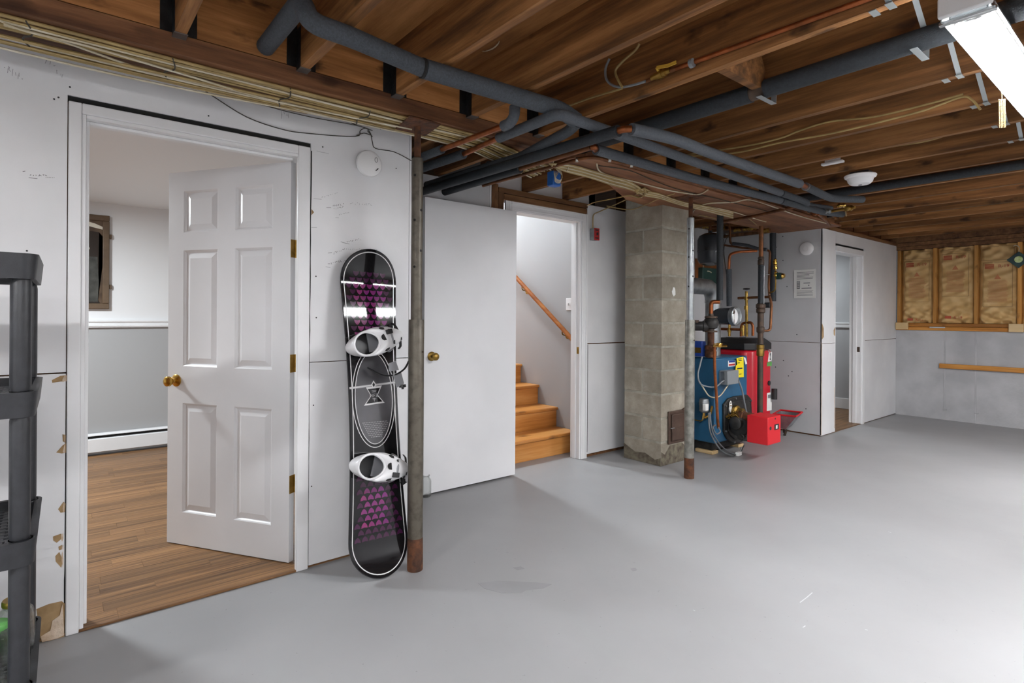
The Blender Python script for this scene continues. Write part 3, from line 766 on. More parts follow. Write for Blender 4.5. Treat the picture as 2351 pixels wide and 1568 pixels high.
# cross bridging of folded steel between the joists
bx = -.69
for k in range(len(J)-1):
    a_, b_ = J[k], J[k+1]
    if a_ < 1.5: continue
    g = MB(); dz = 0
    g.bar((bx, a_+.02, ZJ+.0), (bx-.01, b_-.02, ZT-.02), .018, .002, up=(0,0,1))
    g.bar((bx+.05, b_-.02, ZJ), (bx+.06, a_+.02, ZT-.02), .018, .002)
    g.box(bx-.011, bx+.011, a_-.02, a_+.03, ZJ-.004, ZJ-.0015); g.box(bx+.039, bx+.061, b_-.03, b_+.02, ZJ-.004, ZJ-.0015)
    g.build('bridging', 'strap_steel', ce, smooth=False)

# ---- shop lights: the visible one, its neighbour farther along, two behind the camera, one added as fill
def shop_light(x, y0, y1, z, label, led='led'):
    t = thing('shop_light', label, 'ceiling light', (x, (y0+y1)/2, z), 'shop lights under the joists')
    prof = [(-.058,-.028),(-.05,.018),(-.03,.032),(.03,.032),(.05,.018),(.058,-.028),(.056,-.028),(.046,.012),(.027,.026),(-.027,.026),(-.046,.012),(-.056,-.028)]
    MB().prism(prof, (x, y0, z), (1,0,0), (0,0,1), (0,1,0), y1-y0).build('hood', 'fixture_metal', t, smooth=False)
    for e, s in ((y0-.018, 1), (y1, 1)):
        c_ = MB(); c_.box(x-.062, x+.062, e, e+.018, z-.024, z+.036); c_.build('end_cap', 'fixture_white', t, bevel=.005)
    q = MB(); q.box(x-.066, x+.066, y0+.012, y0+.026, z-.036, z-.022); q.build('end_bracket', 'fixture_metal', t, bevel=.003)
    MB().box(x-.045, x+.045, y0+.026, y0+.075, z-.022, z+.008).build('end_reflector', 'fixture_metal', t, bevel=.004)
    for sx in (-.031, .031):
        MB().prism([(.024*math.cos(a), -.024*math.sin(a)) for a in [PI*k/8 for k in range(9)]], (x+sx, y0+.08, z-.002), (1,0,0), (0,0,1), (0,1,0), y1-y0-.16).build('diffuser', led, t)
    MB().prism([(-.006,-.014),(.006,-.014),(.006,.02),(-.006,.02)], (x, y0+.075, z), (1,0,0), (0,0,1), (0,1,0), y1-y0-.15).build('spine', 'dark_gap', t, smooth=False)
    for yy in (y0+.15, y1-.15): MB().cyl((x, yy, z+.03), (x, yy, ZJ+.03), .003, 6).build('hanging_wire', 'steel', t)
    return t
LZ = 2.15
sl1 = shop_light(-.42, 1.99, 3.21, LZ, 'lit white shop light hanging at the upper right, with a pull chain', 'led')
shop_light(-.30, 4.9, 6.12, LZ, 'lit shop light farther along the ceiling, out of view', 'led_far')
shop_light(.75, -.9, .32, LZ, 'lit shop light above the camera, out of view', 'led_dim')
shop_light(1.5, 3.6, 4.82, LZ, 'added fill light in a shop light housing along the unseen right wall', 'led_fill')  # extra unseen fixture, added only to fill the room from the right
shop_light(-.9, -2.2, -.98, LZ, 'lit shop light behind the black shelf, out of view', 'led_dim')
ch = thing('pull_chain', 'beaded pull chain gathered in a bundle under the shop light', 'chain', (-.43, 2.6, 2.0))
P0 = U(2291, 133, Z=LZ-.02); P1 = U(2294, 215, Y=P0.y); P2 = U(2296, 278, Y=P0.y)
mb = MB(); n = 26
for k in range(n):
    p = P0 + (P1-P0)*k/(n-1); mb.lathe([(.0005,-.0018),(.0016,-.001),(.0016,.001),(.0005,.0018)], p, (0,0,1), 6)
mb.cyl(P0, P1, .0006, 5); mb.build('chain_strand', 'chain', ch)
for k in range(5):
    mb = MB(); ox = (k-2)*.0042; oy = (k % 2)*.004
    for q in range(26):
        p = P1 + (P2-P1)*q/25 + Vector((ox*.78, ox*.62+oy, 0)); mb.lathe([(.0005,-.0018),(.0018,-.001),(.0018,.001),(.0005,.0018)], p, (0,0,1), 6)
    mb.build('chain_loop', 'chain', ch)

# ---- lamps that light the room behind the door and the stairs
def lamp(name, loc, power, size, label):
    t = thing(name, label, 'ceiling light', loc)
    MB().lathe([(.16,0),(.16,-.02),(.15,-.03),(.14,-.03)], loc, (0,0,1), 24).build('lamp_base', 'fixture_white', t)
    L = bpy.data.lights.new(name+'_bulb', 'AREA'); L.shape = 'DISK'; L.size = size; L.energy = power; L.color = (.88, .955, 1.0)
    o = bpy.data.objects.new('bulb', L); COL.objects.link(o); o.location = (loc[0], loc[1], loc[2]-.045); o.parent = t; o.matrix_parent_inverse = WM[t.name].inverted()
lamp('ceiling_lamp', (-4.7, -.7, 2.25), ROOM_LIGHT, .3, 'round flush ceiling lamp in the finished room')
lamp('stair_lamp', (-5.7, 3.2, 3.8), STAIR_LIGHT, .3, 'round flush ceiling lamp at the head of the stairs')
lamp('small_room_lamp', (-3.7, 7.6, 2.25), 13, .3, 'round flush ceiling lamp beyond the narrow doorway')
# faint repainted patch and scuffs on the floor
plain('floor_patch', '858687', 0.45, c2='8b8b8d', ns=5)
fo = bpy.data.objects['floor']; WM['floor'] = Matrix.Translation(fo.location)
def fpatch(px, nm='floor_patch'): MB().prism([tuple(U(a, b2, Z=0)[:2]) for a, b2 in px], (0,0,.0001), (1,0,0), (0,1,0), (0,0,1), .0006).build(nm, 'floor_patch', fo, smooth=False)
fpatch([(1105,1340),(1150,1334),(1235,1336),(1275,1340),(1255,1350),(1215,1355),(1205,1361),(1160,1362),(1120,1352)])
fpatch([(1455,1302),(1466,1300),(1470,1305),(1460,1308)]); fpatch([(1185,1303),(1203,1300),(1212,1305),(1195,1309)])
sc = MB()
for (a, b2, c, d_) in ((1845,1375,1873,1352),(1600,1395,1604,1398),(1852,1432,1858,1428),(2045,1210,2052,1212),(1995,1435,2001,1437)):
    ribbon(sc, [U(a, b2, Z=0), U((a+c)/2+1, (b2+d_)/2, Z=0), U(c, d_, Z=0)], .004, (0,0,1), .0006)
sc.build('scuff_mark', 'wall_grey', fo, smooth=False)
# =================================================================== CHIMNEY, COLUMNS
ch_ = thing('chimney', 'raw concrete block chimney standing beside the boiler', 'chimney', (-3.055, 4.16, 0))
CX0, CX1, CY0, CY1 = -3.252, -2.857, 3.955, 4.36
MB().box(CX0+.003, CX1-.003, CY0+.004, CY1-.003, 0, 2.30).build('mortar_core', 'mortar', ch_, smooth=False)
ba = bb = bc = None
for k in range(11):
    z = k*.202; h = .184 if k < 10 else .20
    if k % 2 == 0:
        mids = [(CX0, CX1)]
    else:
        m_ = (CX0+CX1)/2; mids = [(CX0, m_-.008), (m_+.008, CX1)]
    for (a, b2) in mids:
        o = MB().box(a+.0, b2-.0, CY0 + random.uniform(0,.003), CY1, z+.006, z+.006+h).build('block', 'block', ch_, bevel=.004)
for z, y0, y1, w_ in ((.0, 3.95, 3.954, 1),):
    st = MB().prism([(CX0,0),(CX1,0),(CX1,.07),(CX1-.06,.045),(CX1-.16,.085),(CX1-.27,.075),(CX0,.13)], (0, CY0-.0015, 0.002), (1,0,0), (0,0,1), (0,1,0), .0015)
    st.build('soot_stain', 'soot', ch_, smooth=False)
MB().prism([(0,0),(.38,0),(.38,.1),(.3,.16),(.12,.16),(.05,.09),(0,.12)], (CX1, CY0+.005, .002), (0,1,0), (0,0,1), (1,0,0), .0015).build('soot_stain', 'soot', ch_, smooth=False)
MB().prism(blob(.10, 0, .028, .055, 5, 12), (CX1, CY0+.07, 1.48), (0,1,0), (0,0,1), (1,0,0), .0015).build('paint_spot', 'paper', ch_, smooth=False)
ad = thing('cleanout_door', 'brown cast iron cleanout door at the foot of the chimney', 'cleanout door', (CX1, 4.2, .3))
MB().box(CX1+.001, CX1+.016, 4.045, 4.335, .175, .455).build('frame', 'ash_door', ad, bevel=.006)
MB().box(CX1+.016, CX1+.03, 4.075, 4.315, .2, .43).build('door_leaf', 'ash_door', ad, bevel=.008)
MB().bar((CX1+.033, 4.05, .315), (CX1+.033, 4.10, .315), .008, .008).build('latch', 'steel', ad)
MB().box(CX1+.0305, CX1+.032, 4.15, 4.23, .312, .316).build('raised_mark', 'iron', ad)
MB().box(CX1+.0305, CX1+.032, 4.16, 4.22, .298, .302).build('raised_mark', 'iron', ad)
MB().cyl((CX1+.012, 4.25, .452), (CX1+.012, 4.29, .466), .008, 8).build('hinge', 'iron', ad)

def column(x, y, label, m1, m2, seed, ztop=2.2215):
    t = thing('steel_column', label, 'column', (x, y, 0), 'adjustable steel columns under the girder')
    lo = MB().lathe([(.0375,.0),(.0375,1.235),(.036,1.24),(.029,1.24)], (x, y, 0), (0,0,1), 24); lo.build('lower_tube', m1, t)
    MB().lathe([(.0385,.0),(.039,.05),(.0378,.16)], (x, y, 0.001), (0,0,1), 24, cap=False).build('rust_band', 'rust', t)
    MB().lathe([(.028,1.24),(.028,2.035),(.024,2.04),(.018,2.04)], (x, y, 0), (0,0,1), 24).build('upper_tube', m2, t)
    MB().cyl((x, y, 2.04), (x, y, ztop-.02), .0165, 16).build('screw_rod', 'rust', t)
    MB().prism([(-.10,-.07),(.10,-.10),(.10,.07),(-.10,.10)], (x, y, ztop-.027), (1,0,0), (0,1,0), (0,0,1), .007).build('top_plate', 'rust', t, smooth=False)
    hl = MB(); d = Vector((.62, -.78, 0)).normalized(); d = Vector((-x, -y, 0)).normalized(); sd = Vector((-d.y, d.x, 0))
    for k, z in enumerate((1.95, 1.73, 1.50, 1.78, 1.58)):
        s_ = -.45 if k < 3 else .75; dr = (d*math.cos(s_) + sd*math.sin(s_))
        hl.cyl(Vector((x, y, z)) + dr*.0275, Vector((x, y, z)) + dr*.0287, .0065, 10)
    hl.build('pin_hole', 'dark_gap', t)
    dr = (d*.6 + sd*.8).normalized()
    MB().cyl(Vector((x, y, 1.08)) + dr*.036, Vector((x, y, 1.08)) + dr*.043, .005, 8).build('bolt', 'iron', t)
column(-2.453, 1.389, 'brown steel column standing beside the snowboard', 'column_paint', 'column_paint', 1)
column(-2.520, 3.856, 'grey steel column standing before the boiler', 'column_grey', 'galv', 2, ztop=2.2245)

# =================================================================== HEATING PIPES
def zpts(px, z): return [U(a, b2, Z=z) for a, b2 in px]
def ring(mb, p, d, r, t=.002):
    d = Vector(d).normalized(); mb.cyl(Vector(p)-d*t, Vector(p)+d*t, r, 14)
pa = thing('heating_pipe', 'thick foam-sleeved pipe crossing under the joists from the girder', 'pipe', (-1.9, 1.2, 2.24))
MB().tube(bend([(-2.395,.655,2.345), (-1.96,.655,2.345), (-1.90,.66,2.247), (-1.90,.80,2.244), (-1.95,1.128,2.241)], .05, 7), .035, 18).build('foam_sleeve', 'foam', pa)
MB().cyl((-1.951,1.120,2.241), (-1.949,1.1315,2.241), .0395, 18).build('sleeve_end', 'dark_gap', pa)
MB().tube(bend([(-1.95,1.132,2.241), (-1.925,1.66,2.24), (-1.91,1.84,2.238), (-1.885,1.93,2.195)], .05, 6), .0385, 18).build('foam_sleeve', 'foam', pa)
MB().tube(bend([(-1.885,1.935,2.19), (-1.97,1.96,2.175), (-2.45,2.05,2.166), (-3.40,2.0,2.166)], .05, 6), .027, 16).build('foam_sleeve', 'foam', pa)
sm = MB(); ring(sm, (-2.745,2.05,2.18), (1,0,0), .0275, .0015); sm.build('sleeve_joint', 'foam_dark', pa)

pb = thing('heating_pipe', 'foam-sleeved pipe elbowing near the girder with bare copper beside the column', 'pipe', (-1.85, 2, 2.18))
zb = 2.185
q = zpts([(965,388),(1060,355),(1140,317)], zb)
MB().tube([q[0]+Vector((-.35,-.02,0)), q[1]], .027, 16).build('foam_sleeve', 'foam', pb)
MB().tube([q[1], q[2]], .0145, 12).build('copper_run', 'copper', pb)
q2 = zpts([(1140,317),(1276,260),(1400,301),(1640,384),(1788,435)], zb)
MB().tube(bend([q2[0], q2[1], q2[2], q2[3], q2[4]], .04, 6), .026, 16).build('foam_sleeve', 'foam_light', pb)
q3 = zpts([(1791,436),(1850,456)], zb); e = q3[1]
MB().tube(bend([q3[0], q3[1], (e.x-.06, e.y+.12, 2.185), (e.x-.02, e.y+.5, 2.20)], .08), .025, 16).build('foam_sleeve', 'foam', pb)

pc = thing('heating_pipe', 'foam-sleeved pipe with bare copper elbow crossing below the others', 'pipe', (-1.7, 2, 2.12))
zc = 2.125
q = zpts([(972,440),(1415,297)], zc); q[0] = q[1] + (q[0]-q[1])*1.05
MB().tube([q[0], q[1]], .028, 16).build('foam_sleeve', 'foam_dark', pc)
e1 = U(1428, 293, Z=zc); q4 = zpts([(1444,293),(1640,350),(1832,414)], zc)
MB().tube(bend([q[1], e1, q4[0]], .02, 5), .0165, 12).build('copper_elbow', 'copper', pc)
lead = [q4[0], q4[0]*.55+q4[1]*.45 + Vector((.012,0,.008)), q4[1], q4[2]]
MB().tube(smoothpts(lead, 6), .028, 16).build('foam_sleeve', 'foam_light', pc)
q5 = zpts([(1832,414),(1846,420),(1905,447)], zc)
MB().tube([q5[0], q5[1]], .015, 12).build('copper_run', 'copper', pc)
MB().tube(bend([q5[1], q5[2], q5[2] + Vector((.10,.30,.02))], .1, 6), .026, 16).build('foam_sleeve', 'foam', pc)
gg = MB(); ring(gg, q5[1], q5[1]-q5[0], .027, .004); gg.build('hose_clamp', 'steel', pc)

pd = thing('heating_pipe', 'foam-sleeved pipe running along the edge of the soffit board', 'pipe', (-2, 3, 2.15))
zd = 2.155
q = zpts([(1010,445),(1190,387),(1352,336)], zd)
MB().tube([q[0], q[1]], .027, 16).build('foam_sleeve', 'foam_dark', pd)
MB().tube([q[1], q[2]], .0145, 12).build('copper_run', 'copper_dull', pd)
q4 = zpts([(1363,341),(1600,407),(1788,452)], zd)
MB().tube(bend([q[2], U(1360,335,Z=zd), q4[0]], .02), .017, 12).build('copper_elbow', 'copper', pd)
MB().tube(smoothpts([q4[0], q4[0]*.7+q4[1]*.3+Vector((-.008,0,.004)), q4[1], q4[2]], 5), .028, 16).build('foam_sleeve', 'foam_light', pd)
q5 = zpts([(1790,453),(1870,474),(1895,479)], zd)
MB().tube(smoothpts(q5 + [q5[-1] + Vector((.03,.25,.01))], 4), .026, 16).build('foam_sleeve', 'foam', pd)

pe = thing('copper_pipe', 'bare copper pipe curving along the soffit board', 'pipe', (-2.2, 3, 2.19))
ze = 2.185
q = zpts([(1105,427),(1310,368),(1352,357),(1420,370),(1560,408),(1700,442),(1893,497)], ze)
MB().tube(bend(q, .08, 5), .011, 10).build('copper_run', 'copper_dull', pe)
for a, b2 in ((1320,365),(1395,364),(1445,376)):
    jt = MB(); p = U(a, b2, Z=ze); ring(jt, p, (U(a+8, b2, Z=ze)-p), .014, .008); jt.build('soldered_joint', 'solder', pe)

pf = thing('copper_pipe', 'stubby copper pipe with grey foam end cap beside the column', 'pipe', (-2.4, 1.63, 2.17))
q = zpts([(962,365),(1010,345),(1150,290)], 2.18)
MB().tube([q[0]+Vector((-.4,-.02,0)), q[1]], .024, 14).build('foam_sleeve', 'foam', pf)
MB().tube([q[1], q[2]], .0145, 12).build('copper_run', 'copper', pf)
MB().tube(smoothpts([q[2], q[2]+Vector((.045,.003,.004)), q[2]+Vector((.075,.005,.03)), q[2]+Vector((.08,.006,.075))], 4), .026, 16).build('foam_sleeve', 'foam_light', pf)

pg = thing('heating_pipe', 'long dark foam-sleeved pipe slung along a joist', 'pipe', (-.8, 2.46, 2.285))
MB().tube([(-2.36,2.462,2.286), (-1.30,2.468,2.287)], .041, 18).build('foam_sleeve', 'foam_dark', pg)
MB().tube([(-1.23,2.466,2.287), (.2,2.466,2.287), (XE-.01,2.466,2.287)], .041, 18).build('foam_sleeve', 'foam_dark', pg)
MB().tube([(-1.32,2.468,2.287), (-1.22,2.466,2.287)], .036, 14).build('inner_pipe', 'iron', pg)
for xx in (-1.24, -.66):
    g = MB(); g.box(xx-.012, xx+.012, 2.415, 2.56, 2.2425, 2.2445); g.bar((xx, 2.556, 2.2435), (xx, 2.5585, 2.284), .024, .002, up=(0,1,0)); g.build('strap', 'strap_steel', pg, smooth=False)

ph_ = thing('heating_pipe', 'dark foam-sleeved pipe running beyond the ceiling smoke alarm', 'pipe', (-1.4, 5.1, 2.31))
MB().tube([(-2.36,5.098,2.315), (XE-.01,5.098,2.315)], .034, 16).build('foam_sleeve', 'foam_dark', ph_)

pt = thing('copper_pipe', 'thin copper pipe with lever valve along a joist', 'pipe', (-1.2, 2.08, 2.34))
q = [U(a, b2, Y=2.082) for a, b2 in ((1475,184),(1545,153),(1950,0))]; q[2] = q[1] + (q[2]-q[1])*2.0
MB().tube([q[0], q[1]], .0095, 10).build('copper_run', 'copper_dull', pt)
MB().tube([q[1], q[2]], .0105, 10).build('copper_run', 'copper', pt)
d = (q[1]-q[0]).normalized(); v0 = U(1510,166,Y=2.078)
MB().lathe([(.012,-.05),(.013,-.03),(.017,-.028),(.017,-.012),(.021,-.01),(.021,.01),(.017,.012),(.017,.028),(.013,.03),(.012,.05)], v0, d, 12).build('valve_body', 'old_brass', pt)
p = U(1520,158,Y=2.05)
hd = MB(); hd.bar(v0 + Vector((0,-.03,.02)), U(1526,146,Y=2.045), .014, .004, up=(0,1,0)); hd.bar(v0, v0 + Vector((0,-.03,.022)), .01, .01, up=(0,1,0)); hd.bar(U(1524,147,Y=2.045), U(1545,138,Y=2.045), .014, .004, up=(0,1,0)); hd.build('lever', 'yellow_handle', pt)
cl = U(1581,140,Y=2.07); MB().lathe([(.012,-.008),(.019,-.008),(.019,.008),(.012,.008)], cl, d, 12).build('clip', 'cable_grey', pt)

# fittings where the pipes turn up beside the small-door wall
ft = thing('pipe_fittings', 'corroded brass and copper fittings where the ceiling pipes meet', 'pipe fittings', (-2.2, 5.5, 2.15))
for (a, b2), r_, m_ in (((1870,478), .032, 'copper'), ((1928,462), .018, 'brass'), ((1945,468), .024, 'old_brass'), ((1895,476), .022, 'steel'), ((1905,480), .016, 'old_brass')):
    p = U(a, b2, Z=2.16); MB().lathe([(r_*.6,-.03),(r_,-.026),(r_,-.008),(r_*.75,-.004),(r_*.75,.012),(r_,.016),(r_,.03),(r_*.5,.034)], p, (.3,.8,.1), 12).build('fitting', m_, ft)
MB().tube(bend(zpts([(1870,478),(1893,497),(1902,508)], 2.16), .05), .012, 10).build('copper_run', 'copper_dull', ft)
MB().tube(bend([U(1895,478,Z=2.16), U(1960,466,Z=2.16)], .05), .012, 10).build('copper_run', 'old_brass', ft)
MB().tube(bend([U(1938,474,Z=2.16), U(1940,486,Z=2.15)], .05), .006, 8).build('drain_stub', 'old_brass', ft)
MB().tube(bend(zpts([(1655,503),(1735,488),(1835,463)], 2.18), .05), .014, 10).build('copper_run', 'copper_dull', ft)

# =================================================================== CABLES
cb = thing('cable_bundle', 'bundle of tan cables stapled under the girder above the left wall', 'cables', (-2.52, 0, 2.2))
rr_ = random.Random(21)
for k in range(15):
    u = k/14; xb = -2.425 - .205*u
    pts = []; A, B, ph2 = rr_.uniform(.004,.012), rr_.uniform(1.2,3.0), rr_.uniform(0,6)
    yy = YE+.05
    while yy < 2.5:
        sag = .012*u*(1+math.sin(yy*2.3+1)) if u > .5 else 0
        pts.append((xb + A*math.sin(B*yy+ph2) + .02*math.sin(yy*1.1)*u - .3*max(0, yy-1.8), yy, 2.2155 - .004*(k % 3) - .004*abs(math.sin(yy*2+k)) - sag)); yy += .16
    MB().tube(smoothpts(pts, 3), .0046 if k % 4 else .0062, 7).build('cable', ('cable_tan','cable_tan','cable_white','cable_tan')[k % 4], cb)
for k, px in enumerate((((0,72),(120,103),(340,175),(560,222),(700,262),(900,305)), ((0,68),(60,88),(200,120),(420,182),(640,242),(940,300)))):
    MB().tube(smoothpts([U(a, b2, Z=2.196-.004*k) for a, b2 in px], 5), .004, 7).build('cable', 'cable_white', cb)
for (a, b2) in ((52,78),(384,163),(640,236),(830,270)):
    tie = MB(); p = U(a, b2, Z=2.20); tie.tube(smoothpts([(-2.42,p.y,2.212),(-2.48,p.y+.015,2.196),(-2.53,p.y-.012,2.194),(-2.60,p.y+.01,2.19),(-2.635,p.y,2.205)], 4), .0028, 6); tie.build('wire_tie', 'cable_dark', cb)
tw = thing('thin_wire', 'thin dark wire drooping across the wall above the six-panel door', 'wire', (XL, .9, 2.2))
MB().tube(smoothpts([U(a, b2, X=XL+.006) for a, b2 in ((150,142),(210,162),(265,170),(330,178),(430,198),(480,228),(560,276),(640,303),(700,312),(810,318),(822,304),(836,299),(846,312),(850,330),(858,345),(900,352),(940,372))], 4), .0022, 6).build('wire_strand', 'cable_dark', tw)
MB().tube(smoothpts([U(a, b2, X=XL+.005) for a, b2 in ((430,198),(500,217),(545,237),(600,249),(650,262),(720,277),(810,292),(850,304))], 4), .0018, 6).build('wire_strand', 'cable_dark', tw)
lp = MB(); lp.tube(smoothpts([U(a, b2, X=XL+.008) for a, b2 in ((812,317),(830,310),(846,314),(838,304),(850,318))], 4), .002, 6); lp.build('wire_knot', 'cable_dark', tw)

def zcable(px, z, r_, mat, name, par, dz=None):
    pts = [U(a, b2, Z=z - (dz[i] if dz else 0)) for i, (a, b2) in enumerate(px)]
    return MB().tube(smoothpts(pts, 5), r_, 7).build(name, mat, par)
cs = thing('cable_bundle', 'knotted bundle of pale cables under the soffit board above the chimney', 'cables', (-2.7, 3.4, 2.19))
zs = 2.192
for k in range(9):
    o_ = (k-4)*2.2
    zcable([(1256+k, 378+o_*.4), (1300, 385+o_), (1350, 397+o_), (1400, 412+o_*1.1), (1445, 424+o_), (1478, 440+o_*.7), (1510, 446+o_*.6), (1560, 462+o_*.5), (1610, 472+o_*.6), (1680, 488+o_*.8)], zs - .003*(k % 3), .0042, ('cable_tan','cable_white','cable_tan')[k % 3], 'cable', cs)
zcable([(1366,374),(1372,390),(1400,402),(1460,415),(1520,430),(1560,437),(1600,441),(1622,430)], 2.198, .005, 'cable_white', 'cable', cs)
zcable([(1585,490),(1592,476),(1620,462),(1680,458),(1720,452),(1780,470),(1830,487),(1895,504)], 2.198, .005, 'cable_white', 'cable', cs)
zcable([(1620,468),(1680,480),(1740,498),(1756,502)], 2.196, .004, 'cable_white', 'cable', cs)
zcable([(1600,488),(1680,502),(1708,492),(1735,510)], 2.196, .004, 'cable_tan', 'cable', cs)
zcable([(1370,378),(1440,388),(1500,412),(1560,432),(1650,452),(1760,478)], 2.2, .003, 'cable_dark', 'cable', cs)
for k in range(3):
    zcable([(1470,430),(1478,428+k),(1476,444),(1462,448+k),(1440,446),(1400,454),(1362,462),(1345,470)], 2.19-.004*k, .0042, 'cable_tan', 'cable', cs)
zcable([(1545,440),(1510,452),(1480,466),(1450,477),(1420,476),(1390,470)], 2.19, .004, 'cable_tan', 'cable', cs)
kn = MB()
for k in range(5):
    c0 = U(1462 + k*3, 432 + k, Z=2.186); pts = [c0 + Vector((.03*math.cos(a)*(1+.2*k), .045*math.sin(a), .006*math.sin(2*a+k))) for a in [2*PI*j/16 for j in range(16)]]
    kn.tube(pts, .0042, 6, closed=True)
kn.build('cable_coil', 'cable_tan', cs)
for (a, b2) in ((1262,380),(1298,386),(1470,446)):
    tie = MB(); p = U(a, b2, Z=2.19); tie.tube(smoothpts([p + Vector((-.05,.03,.016)), p + Vector((0,0,-.012)), p + Vector((.05,-.03,.016))], 4), .0028, 6); tie.build('wire_tie', 'cable_white', cs)
# light switch box beside the stair door, fed by a cable
rb = thing('emergency_switch', 'small red-faced emergency switch box right of the stair doorway', 'switch', U(1357, 537, X=XS))
c = U(1357, 537, X=XS)
MB().box(XS+.001, XS+.055, c.y-.032, c.y+.032, c.z-.052, c.z+.052).build('box', 'galv', rb, bevel=.004)
MB().box(XS+.055, XS+.058, c.y-.034, c.y+.034, c.z-.054, c.z+.054).build('cover', 'red_plate', rb, bevel=.002)
MB().box(XS+.058, XS+.072, c.y-.006, c.y+.006, c.z-.01, c.z+.014).build('toggle', 'ink', rb, bevel=.002)
for zz_ in (.036, -.034): MB().box(XS+.0582, XS+.0592, c.y-.02, c.y+.02, c.z+zz_-.006, c.z+zz_+.006).build('lettering', 'ink', rb, smooth=False)
MB().tube(smoothpts([Vector((XS+.02, c.y-.012, c.z+.05)), Vector((XS+.02, c.y-.012, c.z+.13)), Vector((XS+.025, c.y-.005, c.z+.18)), Vector((XS+.06, c.y+.03, c.z+.205)), Vector((-3.2, c.y+.05, 2.245)), U(1470,437,Z=2.19)], 5), .005, 8).build('feed_cable', 'cable_tan', rb)
eb_ = thing('junction_box', 'blue plastic electrical box with pale wires by the stairs', 'electrical box', (-2.66, 2.5, 2.16))
c = U(1268, 411, X=-2.66)
MB().box(c.x-.03, c.x+.03, c.y-.035, c.y+.035, c.z-.045, c.z+.05).build('box', 'electric_blue', eb_, bevel=.006)
w_ = MB()
for k in range(5):
    w_.tube(smoothpts([c + Vector((.032, -.03+.01*k, .045)), c + Vector((.05, -.04, .0-.006*k)), c + Vector((.055, .0, -.015-.004*k)), c + Vector((.045, .03, .02)), c + Vector((.03, .01*k-.01, .06))], 5), .002, 6)
w_.build('wires', 'cable_white', eb_)
MB().tube(smoothpts([c + Vector((.0,-.02,.05)), c + Vector((-.02,-.02,.075)), c + Vector((0,0,.11))], 4), .004, 6).build('feed_cable', 'cable_white', eb_)

# cables clipped along the joists
def jcable(px, Y, r_, mat, label):
    o = MB().tube(smoothpts([U(a, b2, Y=Y) for a, b2 in px], 5), r_, 7).build('cable', mat)
    return tag(o, label, 'cable')
jcable([(1560,352),(1700,330),(1785,310),(1830,292),(1900,270),(2000,258),(2120,228),(2205,203)], 3.398, .0055, 'cable_tan', 'upper tan cable waving along a joist towards the shop light')
jcable([(1560,354),(1680,345),(1785,320),(1900,298),(2020,268),(2120,240),(2200,210),(2225,216),(2245,238)], 3.384, .0055, 'cable_tan', 'lower tan cable running straight under the waving one')
jcable([(1700,385),(1830,362),(1930,348),(2040,326),(2130,310),(2220,278),(2300,255),(2351,243)], 4.225, .0055, 'cable_tan', 'tan cable along the joist above the ceiling smoke alarm')
jcable([(1890,492),(1925,482),(1990,478),(2090,462),(2180,445),(2260,438),(2351,424)], 6.44, .006, 'cable_tan', 'tan cable on a far joist near the narrow doorway')
jcable([(1990,468),(2060,464),(2150,452),(2240,437),(2351,428)], 6.42, .005, 'cable_tan', 'second tan cable on a far joist near the narrow doorway')
jcable([(1392,132),(1383,155),(1385,178),(1398,192),(1420,197),(1450,191),(1475,183)], 2.07, .006, 'cable_grey', 'grey cable looping down to the copper lever valve')
jcable([(1460,97),(1450,113),(1420,140),(1406,160),(1412,180),(1422,197)], 2.06, .006, 'cable_tan', 'tan cable hanging from a joist beside the grey loop')
jcable([(1422,200),(1380,213),(1340,226),(1300,241),(1260,250)], 2.075, .005, 'cable_tan', 'tan cable running down a joist from the grey loop')
wv = thing('wire_loops', 'loose loops of thin white wire between the joists', 'wire', U(1120, 100, Z=2.4))
for k in range(4):
    a = [(1068,129),(1095,119),(1110,115+k),(1128,104+k*2),(1138,90+k*2),(1141-k*3,79)]
    MB().tube(smoothpts([U(x, y, Y=1.60-.01*k) for x, y in a], 4), .0016, 6).build('wire_strand', 'cable_white', wv)

# =================================================================== ALARMS, NOTICE, SMALL CEILING ITEMS
def alarm(name, o, ax, R, label, cat='smoke alarm'):
    t = thing(name, label, cat, o, 'smoke alarms')
    ax = Vector(ax)
    MB().lathe([(R*.9,0),(R*.93,.012),(R*.9,.014)], o, ax, 36).build('base', 'detector', t)
    MB().lathe([(R,.014),(R*1.02,.022),(R*.98,.034),(R*.82,.042),(R*.3,.045),(0,.045)], o, ax, 36).build('cover', 'detector', t)
    return t
c = U(845, 379, X=XL+.035); c.x = XL+.001
a1 = alarm('smoke_alarm', c, (1,0,0), .068, 'round white smoke alarm on the wall above the snowboard')
MB().obox(c + Vector((.0455,.035,-.03)), (0,1,1), (0,1,-1), (1,0,0), .010, .002, .001).build('vent_slot', 'ink', a1)
mb = MB(); mb.tube([c + Vector((.046, .03+.008*math.cos(2*PI*k/12), .02+.012*math.sin(2*PI*k/12))) for k in range(12)], .0012, 5, closed=True); mb.build('button_ring', 'print_grey', a1)
c = U(1852, 563, Y=YU)
a2 = alarm('smoke_alarm', c + Vector((0,-.001,0)), (0,-1,0), .07, 'round white smoke alarm on the grey wall above the notice')
mb = MB(); mb.lathe([(.032,.0455),(.032,.049),(.030,.049),(.030,.0455)], c, (0,-1,0), 24); mb.build('button_ring', 'detector', a2)
c = U(1971, 390, Z=ZJ-.02); c.z = ZJ
t = thing('smoke_alarm', 'white smoke alarm hanging from a ceiling joist', 'smoke alarm', c, 'smoke alarms')
MB().box(c.x-.06, c.x+.06, c.y-.03, c.y+.06, ZJ-.025, ZJ-.001).build('mount', 'cap_black', t, bevel=.004)
